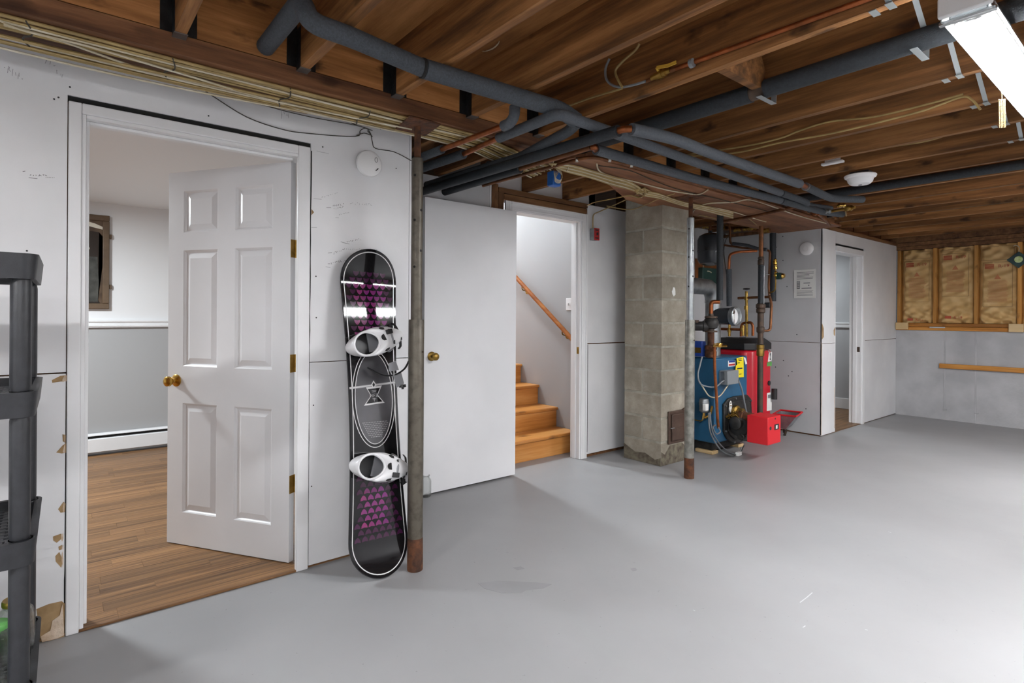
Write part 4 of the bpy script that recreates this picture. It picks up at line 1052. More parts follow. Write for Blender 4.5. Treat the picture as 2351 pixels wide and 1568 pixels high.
MB().lathe([(.095,-.026),(.1,-.032),(.095,-.044),(.082,-.05),(.075,-.075),(.06,-.09),(.02,-.094),(0,-.094)], c, (0,0,1), 30).build('cover', 'detector', t)
MB().lathe([(.012,-.094),(.012,-.097),(.0,-.097)], c, (0,0,1), 12).build('button', 'print_grey', t)
c = U(1907, 365, Z=ZJ+.05)
t = thing('motion_box', 'small flat white box clipped beside a ceiling joist', 'box', c)
MB().box(c.x-.07, c.x+.07, c.y-.02, c.y+.02, c.z-.008, c.z+.008).build('case', 'detector', t, bevel=.004)
MB().box(c.x-.05, c.x+.05, c.y-.004, c.y+.004, c.z+.006, 2.52).build('bracket', 'detector', t)
p, q = U(1822, 612, Y=YU), U(1872, 675, Y=YU)
nt_ = thing('notice', 'printed notice in a clear plastic sleeve on the grey wall', 'notice', ((p.x+q.x)/2, YU, (p.z+q.z)/2))
MB().box(p.x, q.x, YU-.004, YU-.002, q.z, p.z).build('sheet', 'paper', nt_, smooth=False)
pr = MB(); W_ = q.x-p.x; H_ = p.z-q.z
def pln(u0, u1, v0, v1): pr.box(p.x+W_*u0, p.x+W_*u1, YU-.0048, YU-.0040, p.z-H_*v1, p.z-H_*v0)
rg = random.Random(2)
for k in range(6): pln(.14, rg.uniform(.7,.93), .09+.045*k, .105+.045*k)
for k in range(5): pln(.14, rg.uniform(.8,.93), .74+.04*k, .752+.04*k)
pln(.14, .28, .40, .68); pln(.36, .82, .64, .67); pln(.45, .75, .46, .49); pln(.66, .72, .54, .58)
pr.build('printed_lines', 'print_grey', nt_, smooth=False)
rm = MB()
for k in range(4): rm.box(p.x+W_*.16, p.x+W_*.26, YU-.0055, YU-.0049, p.z-H_*(.445+.065*k), p.z-H_*(.425+.065*k))
rm.build('printed_mark', 'paper', nt_, smooth=False)
MB().box(p.x-.008, q.x+.008, YU-.0075, YU-.006, q.z-.01, p.z+.008).build('sleeve', 'film', nt_, smooth=False)

# =================================================================== THINGS ON THE BACK WALL
def onwall(px): return U(px[0], px[1], Y=YB)
o = MB().box(-2.52, -2.383, YB-.05, YB-.013, 1.12, 1.208).build('wood_block', 'pale_wood', bevel=.003)
tag(o, 'pale new wood block nailed to the sill in the wall corner', 'wood block', 'pale wood blocks on the sill')
o = MB().box(-1.392, -1.262, YB-.05, YB-.013, 1.112, 1.208).build('wood_block', 'pale_wood', bevel=.003)
tag(o, 'pale new wood block nailed to the sill below the green ornament', 'wood block', 'pale wood blocks on the sill')
o = MB().box(-2.05, XE-.02, YB-.04, YB-.003, .645, .702).build('wall_batten', 'sill_wood', bevel=.004)
tag(o, 'brown wooden batten fixed across the grey concrete wall', 'batten')
mb = MB(); p = U(2152, 737, Y=YB-.014); mb.box(p.x-.08, p.x+.08, YB-.0135, YB-.0125, 1.145, 1.158)
mb.build('paint_smear', 'wall_grey', wb, smooth=False)
c = U(2337, 581, Y=YB-.03)
og = thing('hanging_ornament', 'dark green diamond ornament hanging from a stud by a cord', 'ornament', c)
R_ = .088
MB().prism([(0,-R_*1.15),(R_*1.2,0),(0,R_*1.05),(-R_*1.2,0)], c + Vector((0,.006,0)), (1,0,0), (0,0,1), (0,-1,0), .012).build('tile', 'ornament_green', og, bevel=.004)
MB().lathe([(.038,0),(.036,.003),(0,.004)], c + Vector((0,-.006,0)), (0,-1,0), 22).build('pale_disc', 'ornament_glow', og)
MB().tube(smoothpts([c + Vector((0,0,R_)), c + Vector((.004,0,R_+.05)), c + Vector((-.02,-.005,R_+.075)), c + Vector((-.045,0,R_+.07))], 4), .005, 8).build('hanging_cord', 'cable_white', og)

# =================================================================== FINISHED ROOM
p, q = U(150, 508, X=-6.2), U(250, 722, X=-6.2)
pc_ = thing('framed_picture', 'dark framed picture on the wall of the finished room', 'picture', (-6.2, q.y-.3, 1.7))
y1 = q.y; y0 = y1-.62; za, zb_ = 1.30, 2.135; fw = .05
for (a, b2, c_, d_) in ((y0, y1, za, za+fw), (y0, y1, zb_-fw, zb_), (y0, y0+fw, za+fw, zb_-fw), (y1-fw, y1, za+fw, zb_-fw)):
    MB().box(-6.199, -6.165, a, b2, c_, d_).build('frame_bar', 'frame_wood', pc_, bevel=.006)
MB().box(-6.199, -6.185, y0+fw, y1-fw, za+fw, zb_-fw).build('canvas', 'painting_dark', pc_, smooth=False)
def flat(poly, m_, nm, x=-6.1848): MB().prism([U(a, b2, X=-6.185)[1:] for a, b2 in poly], (x, 0, 0), (0,1,0), (0,0,1), (1,0,0), .0008).build(nm, m_, pc_, smooth=False)
flat([(190,512),(235,520),(238,590),(225,700),(232,712),(238,712),(238,560),(225,545),(190,540)], 'painting_brown', 'painted_drape')
flat([(190,600),(222,602),(226,660),(224,705),(190,705)], 'painting_grey', 'painted_scene', -6.1845)
flat([(190,518),(215,525),(236,534),(237,540),(212,534),(190,528)], 'painting_pale', 'painted_light', -6.1842)
flat([(190,585),(197,588),(203,579),(204,583),(199,592),(203,600),(198,597),(190,594)], 'painting_pale', 'painted_star', -6.1842)
for zz_ in (1.50, 1.95): MB().box(-6.195, -6.175, y1, y1+.018, zz_-.02, zz_+.02).build('frame_clip', 'frame_wood', pc_, bevel=.004)
bh = thing('baseboard_heater', 'white baseboard heater along the wall of the finished room', 'heater', (-6.17, 0, 0))
MB().box(-6.199, -6.19, -1.6, 1.42, .012, .19).build('back_plate', 'trim_white', bh, smooth=False)
MB().prism([(0,.025),(.055,.025),(.06,.03),(.06,.14),(.05,.145),(0,.145)], (-6.19, -1.6, .01), (1,0,0), (0,0,1), (0,1,0), 3.02).build('front_cover', 'trim_white', bh, smooth=False)
MB().prism([(0,.16),(.03,.165),(.045,.172),(.03,.185),(0,.187)], (-6.19, -1.6, .01), (1,0,0), (0,0,1), (0,1,0), 3.02).build('top_rail', 'trim_white', bh, smooth=False)
MB().box(-6.189, -6.16, -1.6, 1.42, .157, .168).build('fin_slot', 'dark_gap', bh, smooth=False)
# =================================================================== BOILER
def VY(px, py, Y): return U(px, py, Y=Y)
FX, BY0, BY1, BT = -2.785, 4.665, 5.245, .885
bo = thing('boiler', 'blue oil boiler with a red burner box beside the grey column', 'boiler', (-3.05, 4.95, 0))
MB().box(-3.34, FX, BY0, BY1, .105, BT).build('jacket', 'boiler_blue', bo, bevel=.014)
MB().box(-3.30, FX-.05, BY0+.04, BY1-.04, .03, .105).build('base', 'cast_black', bo, bevel=.004)
MB().box(-3.335, FX-.005, BY0+.005, BY1-.005, BT, BT+.004).build('top_lid', 'boiler_blue', bo, bevel=.002)
for (x, y) in ((-2.90, 4.72), (-3.2, 4.75), (-2.90, 5.18)):
    MB().box(x-.09, x+.09, y-.05, y+.05, 0, .03).build('pad', 'pale_wood', bo, bevel=.004)
oc = [U(a, b2, X=FX) for a, b2 in ((1660,922),(1670,908),(1684,903),(1714,899),(1722,908),(1726,975),(1718,1000),(1700,1008),(1682,1012),(1668,1000),(1661,985))]
MB().prism([(p.y, p.z) for p in oc], (FX+.001, 0, 0), (0,1,0), (0,0,1), (1,0,0), .024).build('front_plate', 'cast_black', bo, bevel=.008)
cy_ = sum(p.y for p in oc)/len(oc); cz_ = sum(p.z for p in oc)/len(oc)
MB().prism([(cy_+(p.y-cy_)*.8, cz_+(p.z-cz_)*.82) for p in oc], (FX+.025, 0, 0), (0,1,0), (0,0,1), (1,0,0), .012).build('burner_door', 'cast_black', bo, bevel=.006)
bolts = MB()
for p in oc[::2]:
    q = Vector((FX+.025, cy_+(p.y-cy_)*.92, cz_+(p.z-cz_)*.92)); MB().cyl(q, q+Vector((.012,0,0)), .009, 8).build('bolt', 'steel', bo)
p = U(1680, 927, X=FX+.04)
MB().prism([(.024*math.cos(a)*(1 if abs(math.sin(a))<.8 else .8), .055*math.sin(a)) for a in [2*PI*k/16 for k in range(16)]], (FX+.038, p.y, p.z), (0,1,0), (0,0,1), (1,0,0), .003).build('oval_tag', 'paper', bo, smooth=False)
MB().cyl((FX+.041, p.y, p.z+.032), (FX+.043, p.y, p.z+.032), .008, 10).build('tag_hole', 'ink', bo)
# burner
bu = MB().box(-2.535, -2.345, 4.77, 5.005, .155, .395).build('burner_box', 'burner_red', bo, bevel=.006)
for (y, z, r_) in ((4.815, .30, .016), (4.90, .375, .008)):
    MB().cyl((-2.3455, y, z), (-2.343, y, z), r_, 12).build('burner_hole', 'ink', bu)
MB().box(-2.3455, -2.342, 4.885, 4.965, .275, .325).build('burner_window', 'ink', bu, bevel=.004)
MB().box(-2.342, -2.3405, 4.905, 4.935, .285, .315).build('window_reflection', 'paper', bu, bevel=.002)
MB().lathe([(.05,0),(.05,.09),(.062,.095),(.062,.15)], (-2.535, 4.9, .345), (-1,0,0), 20).build('blast_tube', 'rust', bo)
MB().lathe([(.03,-.06),(.085,-.055),(.095,-.045),(.095,.045),(.085,.055),(.03,.06)], (-2.655, 4.90, .265), (0,1,0), 24).build('blower_housing', 'cast_black', bo)
MB().lathe([(.02,-.01),(.055,-.005),(.058,.05),(.045,.06),(0,.06)], (-2.66, 4.84, .30), (0,-1,0), 20).build('motor', 'cast_black', bo)
MB().lathe([(.05,0),(.07,.012),(.07,.035),(.05,.045),(.05,.09)], (FX+.037, 4.93, .37), (1,0,0), 18).build('flange', 'old_brass', bo)
fz = MB(); rg = random.Random(4)
for k in range(14):
    c = Vector((-2.69 + rg.uniform(-.06,.05), 4.86 + rg.uniform(-.05,.06), .37 + rg.uniform(-.06,.06)))
    fz.tube(smoothpts([c + Vector([rg.uniform(-.035,.035) for _ in range(3)]) for _ in range(5)], 3), .0035, 5)
o = fz.build('ignition_wires', 'old_brass', bo); o['kind'] = 'stuff'
MB().lathe([(.03,0),(.03,.03),(.022,.034),(.022,.06)], (-2.62, 4.86, .175), (0,-1,0), 14).build('fuel_pump', 'cast_black', bo)
MB().box(-2.535, -2.528, 4.775, 5.0, .16, .39).build('burner_seal', 'cap_black', bo)
# control boxes, stickers and tags
a, b2 = U(1672, 846, X=-2.70), U(1698, 874, X=-2.70)
cbx = MB().box(FX+.001, -2.70, a.y, b2.y, b2.z, a.z).build('control_box', 'cable_grey', bo, bevel=.004)
MB().box(FX+.015, -2.73, a.y-.001, a.y-.0003, b2.z+.015, a.z-.012).build('control_label', 'steel', cbx)
p, q = U(1673, 822, X=FX+.002), U(1690, 834, X=FX+.002)
stk = MB().box(FX+.0005, FX+.002, p.y, q.y, q.z, p.z).build('maker_plate', 'paper', bo, smooth=False)
for k, m_ in enumerate(('box_blue', 'red_plate')):
    MB().box(FX+.002, FX+.003, p.y+.012, q.y-.012, q.z+.008+.03*(1-k), q.z+.026+.03*(1-k)).build('plate_stripe', m_, stk, smooth=False)
tg = MB().prism([tuple(U(x, y, X=FX+.02)[1:]) for x, y in ((1692,816),(1708,812),(1709,859),(1697,860),(1696,845),(1690,843),(1691,833),(1694,830))], (FX+.02, 0, 0), (0,1,0), (0,0,1), (1,0,0), .001).build('service_tag', 'tag_yellow', bo, smooth=False)
tl = MB()
for (x0_, y0_, x1_, y1_) in ((1696,817,1704,818),(1697,820,1704,821.5),(1695,826,1700,827),(1694,838.5,1706,840),(1699,852,1704,852.6)):
    a_, b_ = U(x0_, y0_, X=FX+.0215), U(x1_, y1_, X=FX+.0215); MB().box(FX+.0212, FX+.022, a_.y, b_.y, b_.z, a_.z).build('tag_line', 'ink', tg, smooth=False)
MB().prism([tuple(U(x, y, X=FX+.024)[1:]) for x, y in ((1709,813),(1713,815),(1717,828),(1713,830))], (FX+.022, 0, 0), (0,1,0), (0,0,1), (1,0,0), .001).build('small_tag', 'paper', bo, smooth=False)
MB().cyl(U(1693, 848, X=FX+.02), U(1693, 848, X=FX+.05), .014, 12).build('gauge_knob', 'brass', bo)
Yb = 4.60
c0 = U(1613, 813, Y=Yb); c1 = U(1613, 778, Y=Yb)
aq = MB().box(c0.x-.16, c0.x, Yb, BY0-.002, c0.z, c1.z).build('aquastat', 'box_blue', bo, bevel=.004)
MB().box(c0.x-.10, c0.x-.012, Yb-.002, Yb-.0004, c0.z+.03, c0.z+.08).build('aquastat_label', 'old_brass', aq, smooth=False)
# wires and small lines on the front
def line(px, X, r_, mat, nm, n=6, par=bo): return MB().tube(smoothpts([U(a, b2, X=X) for a, b2 in px], n), r_, 8).build(nm, mat, par)
line([(1613,814),(1608,835),(1604,855),(1609,874),(1622,881),(1645,882),(1660,870),(1673,864)], -2.735, .0065, 'cable_grey', 'armoured_cable')
line([(1606,868),(1620,890),(1630,903),(1644,907),(1656,902),(1668,886),(1676,873)], -2.745, .0055, 'cable_white', 'wire')
line([(1697,866),(1706,890),(1712,920),(1718,945),(1722,952)], -2.70, .008, 'cable_grey', 'armoured_cable')
line([(1641,790),(1643,850),(1647,900),(1650,950),(1653,977)], -2.70, .013, 'copper', 'discharge_pipe', 4)
q = U(1641, 789, X=-2.70)
MB().tube([U(1641,789,X=-2.70), U(1668,788,X=-2.70)], .012, 10).build('relief_valve', 'brass', bo)
MB().lathe([(.022,-.02),(.026,-.01),(.026,.01),(.022,.02)], U(1652,786,X=-2.70), (0,0,1), 10).build('relief_valve', 'brass', bo)
MB().bar(U(1640,784,X=-2.70), U(1659,783,X=-2.69), .012, .01).build('relief_lever', 'brass', bo)
for px in (((1633,940),(1636,972),(1645,998),(1668,1025),(1690,1036),(1702,1036),(1712,1016)), ((1630,942),(1632,978),(1642,1003),(1662,1030),(1690,1041),(1700,1040),(1706,1020)), ((1653,975),(1657,985),(1648,990),(1640,975),(1646,970))):
    line(px, -2.66, .0062, 'steel', 'oil_line')
c = U(1698, 1038, X=-2.655); MB().box(c.x-.01, c.x+.02, c.y-.03, c.y+.035, max(.002, c.z-.03), c.z+.03).build('line_clamp', 'paper', bo, bevel=.003)
p = U(1619, 925, Y=4.60)
MB().lathe([(.03,-.065),(.044,-.05),(.044,-.005),(.046,.0),(.046,.035),(.038,.06),(.015,.068),(0,.068)], p, (0,0,1), 20).build('oil_filter', 'galv', bo)
MB().box(p.x+.015, p.x+.047, 4.55, 4.60, p.z-.04, p.z+.02).build('filter_label', 'paper', bo, bevel=.004)
MB().tube(bend([p + Vector((0,0,-.06)), p + Vector((.0,0,-.12)), p + Vector((.05,.02,-.08)), p + Vector((.07,.02,.0))], .02), .011, 8).build('oil_valve', 'old_brass', bo)
MB().tube(bend([U(1590,957,Y=4.58), U(1616,962,Y=4.58), U(1618,940,Y=4.58)], .03), .006, 8).build('oil_feed', 'brass', bo)
# circulator stack on the supply riser
sx = U(1633, 812, Z=BT+.02); sx = Vector((sx.x, sx.y, 0))
ps = thing('circulator_stack', 'rusty riser with black circulator pump on top of the boiler', 'pump', (sx.x, sx.y, BT+.01))
def SP(y): return U(1634, y, Y=sx.y).z
MB().lathe([(.03,BT+.006),(.05,BT+.012),(.052,BT+.06),(.044,BT+.075),(.052,BT+.085),(.052,BT+.115),(.03,BT+.125),(.03,SP(757))], sx, (0,0,1), 18).build('riser', 'rust', ps)
MB().lathe([(.056,0),(.056,.014),(.03,.016),(.03,.03)], sx + Vector((0,0,SP(757))), (0,0,1), 18).build('lower_flange', 'iron', ps)
MB().lathe([(.03,0),(.055,.012),(.066,.04),(.066,.07),(.055,.095),(.03,.11)], sx + Vector((0,0,SP(750))), (0,0,1), 20).build('pump_body', 'cast_black', ps)
mz = SP(743)
MB().lathe([(.05,.03),(.052,.07),(.043,.075),(.043,.17),(.036,.18),(.01,.182),(.01,.2)], sx + Vector((0,0,mz)), (-.75,-.66,0), 20).build('pump_motor', 'cast_black', ps)
MB().box(sx.x-.125, sx.x-.07, sx.y-.13, sx.y-.08, mz+.03, mz+.055).build('motor_box', 'iron', ps, bevel=.004)
MB().lathe([(.03,0),(.056,.012),(.056,.026),(.022,.03),(.022,.05)], sx + Vector((0,0,SP(727))), (0,0,1), 18).build('upper_flange', 'iron', ps)
tp = Vector((sx.x+.035, sx.y+.03, 0))
MB().tube(bend([sx + Vector((0,0,SP(718))), sx + Vector((0,0,SP(687))), tp + Vector((.02,.02,SP(687)))], .03), .019, 12).build('copper_elbow', 'copper', ps)
tz = U(1645, 683, Y=tp.y).z
MB().cyl(tp + Vector((0.02,.02,tz)), tp + Vector((.02,.02,2.20)), .029, 16).build('foam_sleeve', 'foam_dark', ps)
# flue
fl = thing('flue_pipe', 'galvanized flue pipe with round draft regulator joining the chimney', 'flue', (-2.99, 4.98, BT))
f0 = Vector((U(1637, 740, Y=4.98).x, 4.98, 0)); fe = 1.555
MB().cyl(f0 + Vector((0,0,BT+.005)), f0 + Vector((0,0,1.40)), .073, 24).build('vertical_section', 'galv', fl)
MB().cyl(f0 + Vector((0,0,1.40)), f0 + Vector((0,0,1.425)), .078, 24).build('collar', 'galv', fl)
el = [f0 + Vector((0,0,1.42))] + [f0 + Vector((0, -.13 + .13*math.cos(a), 1.425 + .13*math.sin(a))) for a in [PI/2*k/6 for k in range(7)]] + [Vector((f0.x, CY1+.004, fe))]
MB().tube(el, .076, 24).build('elbow', 'galv', fl)
dz_ = U(1650, 720, Y=4.98).z
MB().cyl(f0 + Vector((.03,0,dz_)), f0 + Vector((.20,0,dz_)), .079, 28).build('regulator_tee', 'tank_grey', fl)
dr_ = f0 + Vector((.20,0,dz_))
rgm = MB(); rgm.lathe([(.082,0),(.09,.004),(.09,.045),(.082,.05),(.076,.045),(.076,.004)], dr_, (1,0,0), 32, cap=False); rgm.build('regulator_ring', 'galv', fl)
MB().cyl(dr_ + Vector((.016,0,0)), dr_ + Vector((.019,0,0)), .075, 28).build('regulator_gate', 'detector', fl)
MB().cyl(dr_ + Vector((.02,.0,-.078)), dr_ + Vector((.02,0,.078)), .003, 6).build('gate_pin', 'iron', fl)
MB().box(dr_.x+.019, dr_.x+.022, dr_.y-.03, dr_.y+.015, dr_.z-.03, dr_.z+.02).build('gate_label', 'paper', fl)
MB().cyl(dr_ + Vector((.019,-.02,.04)), dr_ + Vector((.03,-.02,.04)), .018, 12).build('counterweight', 'iron', fl)

# =================================================================== INDIRECT TANK
tk = thing('water_tank', 'red hot water tank with black cap behind the boiler', 'water tank', (-3.085, 5.665, 0))
tc = Vector((-3.085, 5.665, 0)); hw, cf_ = .245, .075
oct_ = [(hw,-hw+cf_),(hw,hw-cf_),(hw-cf_,hw),(-hw+cf_,hw),(-hw,hw-cf_),(-hw,-hw+cf_),(-hw+cf_,-hw),(hw-cf_,-hw)]
MB().prism(oct_, tc + Vector((0,0,.04)), (1,0,0), (0,1,0), (0,0,1), .89).build('jacket', 'tank_red', tk, bevel=.03)
MB().prism([(x*.9, y*.9) for x, y in oct_], tc, (1,0,0), (0,1,0), (0,0,1), .04).build('foot', 'cap_black', tk, smooth=False)
cp = MB(); r0 = [tc + Vector((x*1.01, y*1.01, .93)) for x, y in oct_]; r1 = [tc + Vector((x*1.01, y*1.01, .995)) for x, y in oct_]; r2 = [tc + Vector((x*.78, y*.78, 1.045)) for x, y in oct_]
cp.add(r0+r1+r2, [tuple(range(7,-1,-1))] + [(k, (k+1)%8, 8+(k+1)%8, 8+k) for k in range(8)] + [(8+k, 8+(k+1)%8, 16+(k+1)%8, 16+k) for k in range(8)] + [tuple(range(16,24))])
cp.build('cap', 'cap_black', tk, bevel=.006)
TX = tc.x + hw
def tks(px): return [(p.y, p.z) for p in (U(a, b2, X=TX+.001) for a, b2 in px)]
def tkflat(px, nm, m_, t=.0015, par=tk, off=.001): return MB().prism(tks(px), (TX+off, 0, 0), (0,1,0), (0,0,1), (1,0,0), t).build(nm, m_, par, smooth=False)
lb = tkflat([(1763,895),(1774,893),(1774,934),(1763,936)], 'label_plate', 'paper')
tkflat([(1765,899),(1772,898),(1772,906),(1765,907)], 'label_logo', 'print_grey', .0006, lb, .0026)
sk2 = tkflat([(1762,825),(1773,822),(1773,832),(1762,834)], 'green_sticker', 'green_bag')
tkflat([(1766,803),(1773,800),(1773,821),(1764,823)], 'sticker', 'paper')
tkflat([(1769,803),(1771,802),(1771,818),(1768,819)], 'sticker_mark', 'ink', .0006, tk, .0027)
p = U(1767, 872, X=TX); MB().cyl(p, p + Vector((.008,0,0)), .026, 18).build('port_plug', 'cap_black', tk)
p = U(1780, 897, X=TX+.03); MB().cyl(p + Vector((0,0,-.055)), p + Vector((0,0,.055)), .028, 16).build('tank_control', 'cap_black', tk)
MB().cyl(U(1770, 946, X=TX), U(1770, 946, X=TX) + Vector((.04,0,0)), .014, 10).build('drain_cock', 'burner_red', tk)
# pipework on top of the tank
tp_ = thing('tank_pipework', 'brass and copper pipework rising from the tank cap', 'pipework', (-2.98, 5.7, 1.05))
YT = 5.62; 
def tpipe(px, r_, m_, Y=YT, rad=.03, nm='copper_run'): return MB().tube(bend([U(a, b2, Y=Y) for a, b2 in px], rad), r_, 10).build(nm, m_, tp_)
tpipe([(1650,749),(1700,750)], .015, 'copper'); tpipe([(1675,738),(1675,766)], .014, 'brass', nm='valve'); tpipe([(1702,766),(1702,742),(1706,735),(1725,733),(1729,742),(1729,764)], .014, 'copper')
tpipe([(1715,766),(1713,662)], .0145, 'old_brass', nm='riser'); tpipe([(1694,678),(1765,674)], .014, 'copper_dull')
tpipe([(1707,764),(1707,740)], .017, 'brass', nm='valve')
MB().lathe([(.008,-.01),(.034,-.004),(.036,.004),(.03,.01),(.008,.012)], U(1713,657,Y=YT), (0,0,1), 16).build('air_vent_cap', 'cap_black', tp_)
for (a, b2) in ((1713,678),(1713,700),(1705,750),(1675,752)): MB().lathe([(.014,-.02),(.021,-.018),(.021,.018),(.014,.02)], U(a, b2, Y=YT), (0,0,1), 10).build('fitting', 'old_brass', tp_)
for (a, b2) in ((1675,767),(1705,767)): MB().cyl(U(a, b2, Y=YT) + Vector((0,0,-.012)), U(a, b2, Y=YT) + Vector((0,0,-.002)), .035, 14).build('cap_collar', 'cap_black', tp_)
# return riser in front of the tank
rp = thing('return_pipe', 'tall dark iron return pipe with brass drain valve before the red tank', 'pipe', (-2.7, 5.33, .4))
rx, ry = -2.70, 5.33
def RZ(y): return U(1745, y, X=rx).z
def rcyl(y0, y1, r_, m_, nm, dx=0): return MB().cyl((rx+dx, ry, RZ(y1)), (rx+dx, ry, RZ(y0)), r_, 16).build(nm, m_, rp)
rcyl(810, 946, .0265, 'iron', 'lower_pipe'); rcyl(757, 783, .0265, 'iron', 'pipe'); rcyl(700, 757, .029, 'iron', 'pipe')
MB().lathe([(.028,0),(.036,.008),(.036,.07),(.032,.075),(.036,.085),(.036,.11),(.028,.115)], (rx, ry, RZ(811)), (0,0,1), 16).build('drain_valve', 'old_brass', rp)
p = Vector((rx, ry, RZ(798))); MB().tube(smoothpts([p + Vector((.03,0,0)), p + Vector((.075,-.0,.01)), p + Vector((.085,0,-.01)), p + Vector((.10,0,-.06)), p + Vector((.11,0,-.10))], 4), .004, 6).build('valve_lever', 'steel', rp)
MB().lathe([(.03,0),(.042,.01),(.042,.04),(.036,.045),(.045,.055),(.045,.085),(.03,.095)], (rx, ry, RZ(712)), (0,0,1), 14).build('union', 'iron', rp)
MB().lathe([(.03,0),(.038,.01),(.038,.05),(.03,.06)], (rx, ry, RZ(757)), (0,0,1), 14).build('tee', 'iron', rp)
rcyl(600, 696, .026, 'foam_dark', 'foam_sleeve'); rcyl(604, 692, .005, 'galv', 'support_rod', .03); 
MB().lathe([(.02,0),(.03,.006),(.03,.05),(.024,.06),(.03,.07),(.022,.085)], (rx, ry, RZ(602)), (0,0,1), 12).build('valve', 'iron', rp)
rcyl(512, 590, .021, 'copper_dull', 'upper_pipe')
MB().tube(bend([(rx+.02, ry, RZ(752)), U(1769,752,X=rx+.06), U(1771,690,X=rx+.06), U(1766,672,X=rx+.06)], .04), .013, 10).build('bypass_pipe', 'copper_dull', rp)
MB().cyl((rx, ry, RZ(623)), U(1765,623,X=rx+.05), .004, 6).build('tie_rod', 'steel', rp)
# pipes in the corner behind
cpn = thing('corner_pipes', 'copper and black foam pipes in the corner left of the notice', 'pipes', (-2.9, 6.0, 1.6))
Yc = 6.05
MB().tube([U(1772,528,Y=Yc), U(1774,684,Y=Yc)], .032, 16).build('foam_sleeve', 'foam_dark', cpn)
MB().tube([U(1740,694,Y=Yc), U(1768,693,Y=Yc)], .030, 16).build('foam_sleeve', 'foam_dark', cpn)
MB().tube(bend([U(1766,675,Y=5.95), U(1764,650,Y=5.95), U(1766,568,Y=5.95), U(1700,562,Y=5.95), U(1626,552,Y=5.95), U(1625,490,Y=5.95)], .03), .012, 10).build('copper_run', 'copper_dull', cpn)
MB().tube(bend([U(1672,612,Y=5.3), U(1673,578,Y=5.3), U(1690,572,Y=5.4), U(1735,569,Y=5.6)], .04), .014, 10).build('copper_run', 'copper', cpn)
MB().tube([U(1672,612,Y=5.3), U(1674,697,Y=5.3)], .0265, 16).build('foam_sleeve', 'foam', cpn)
MB().tube(bend([U(1665,495,Y=5.7), U(1674,520,Y=5.7), U(1674,550,Y=5.7), U(1680,556,Y=5.7)], .05), .012, 10).build('copper_run', 'copper_dull', cpn)
MB().tube(smoothpts([U(1680,553,Y=5.7), U(1710,556,Y=5.7), U(1735,563,Y=5.7), U(1758,566,Y=5.7)], 4), .018, 10).build('foam_strip', 'foam', cpn)
for k, (a, b2) in enumerate(((1778,593),(1779,605),(1780,622))):
    MB().lathe([(.012,-.03),(.022,-.025),(.022,.0),(.016,.005),(.02,.02),(.012,.03)], U(a, b2, Y=5.92), (0,0,1), 12).build('brass_valve', 'brass', cpn)
MB().tube(bend([U(1779,590,Y=5.92), U(1780,640,Y=5.92), U(1779,660,Y=5.92), U(1766,665,Y=5.92)], .03), .007, 8).build('copper_run', 'old_brass', cpn)
p = U(1788, 626, Y=5.92); MB().box(p.x-.025, p.x+.02, 5.90, 5.94, p.z-.035, p.z+.035).build('valve_head', 'green_box', cpn, bevel=.005)
MB().lathe([(.02,0),(.03,.01),(.02,.03)], p + Vector((.025,0,0)), (1,0,0), 12).build('valve_wheel', 'brass', cpn)
mnf = MB()
MB().tube([U(1600,513,Y=5.85), U(1765,523,Y=5.85)], .02, 10).build('manifold', 'copper_dull', cpn)
for (a, b2) in ((1618,514),(1655,516),(1690,520),(1712,518),(1728,516),(1755,522)):
    MB().lathe([(.02,-.04),(.028,-.035),(.028,-.015),(.022,-.01),(.022,.01),(.028,.015),(.028,.035),(.02,.04)], U(a, b2, Y=5.84), (1,.2,0), 10).build('manifold_fitting', 'old_brass', cpn)
MB().tube(bend([U(1595,500,Y=5.5), U(1626,490,Y=5.5), U(1690,505,Y=5.5)], .03), .015, 8).build('manifold', 'copper_dull', cpn)
# expansion tank, plywood and controller
c = U(1629, 566, Y=5.6); ex = thing('expansion_tank', 'dark grey expansion tank hanging above the flue elbow', 'expansion tank', c)
MB().lathe([(.0,-.185),(.06,-.18),(.115,-.16),(.135,-.12),(.138,-.03),(.141,-.028),(.141,-.018),(.138,-.016),(.138,.10),(.12,.145),(.07,.17),(.03,.178),(.02,.18),(.02,.2)], c, (0,0,1), 30).build('shell', 'tank_grey', ex)
MB().cyl(c + Vector((0,0,.19)), c + Vector((0,0,2.28-c.z)), .012, 10).build('hanger_pipe', 'copper_dull', ex)
MB().box(c.x+.02, c.x+.06, c.y-.142, c.y-.136, c.z-.03, c.z+.01).build('badge', 'cap_black', ex)
pl_ = thing('zone_controller', 'dark green controller box on an orange plywood board behind the flue', 'control panel', (XA, 6.1, 1.8))
a, b2 = U(1597, 592, X=XA+.02), U(1660, 660, X=XA+.02)
MB().box(XA+.001, XA+.02, a.y, 6.29, b2.z, a.z+.02).build('plywood', 'ply', pl_, bevel=.002)
a, b2 = U(1612, 608, X=XA+.08), U(1652, 650, X=XA+.08)
MB().box(XA+.021, XA+.08, a.y, min(b2.y, 6.2), b2.z, a.z).build('box', 'green_box', pl_, bevel=.005)
MB().tube(smoothpts([U(1613,604,X=XA+.05), U(1616,616,X=XA+.06), U(1626,617,X=XA+.085), U(1632,620,X=XA+.085)], 4), .006, 6).build('wire', 'cable_white', pl_)
MB().tube(smoothpts([U(1655,662,X=XA+.02), U(1655,700,X=XA+.02), U(1655,760,X=XA+.02)], 4), .004, 6).build('wire', 'cable_grey', pl_)
MB().tube(smoothpts([U(1676,530,Y=6.2), U(1664,545,Y=6.2), U(1660,570,Y=6.2), U(1663,600,Y=6.2), U(1667,625,Y=6.2)], 4), .005, 6).build('wire', 'cable_dark', pl_)
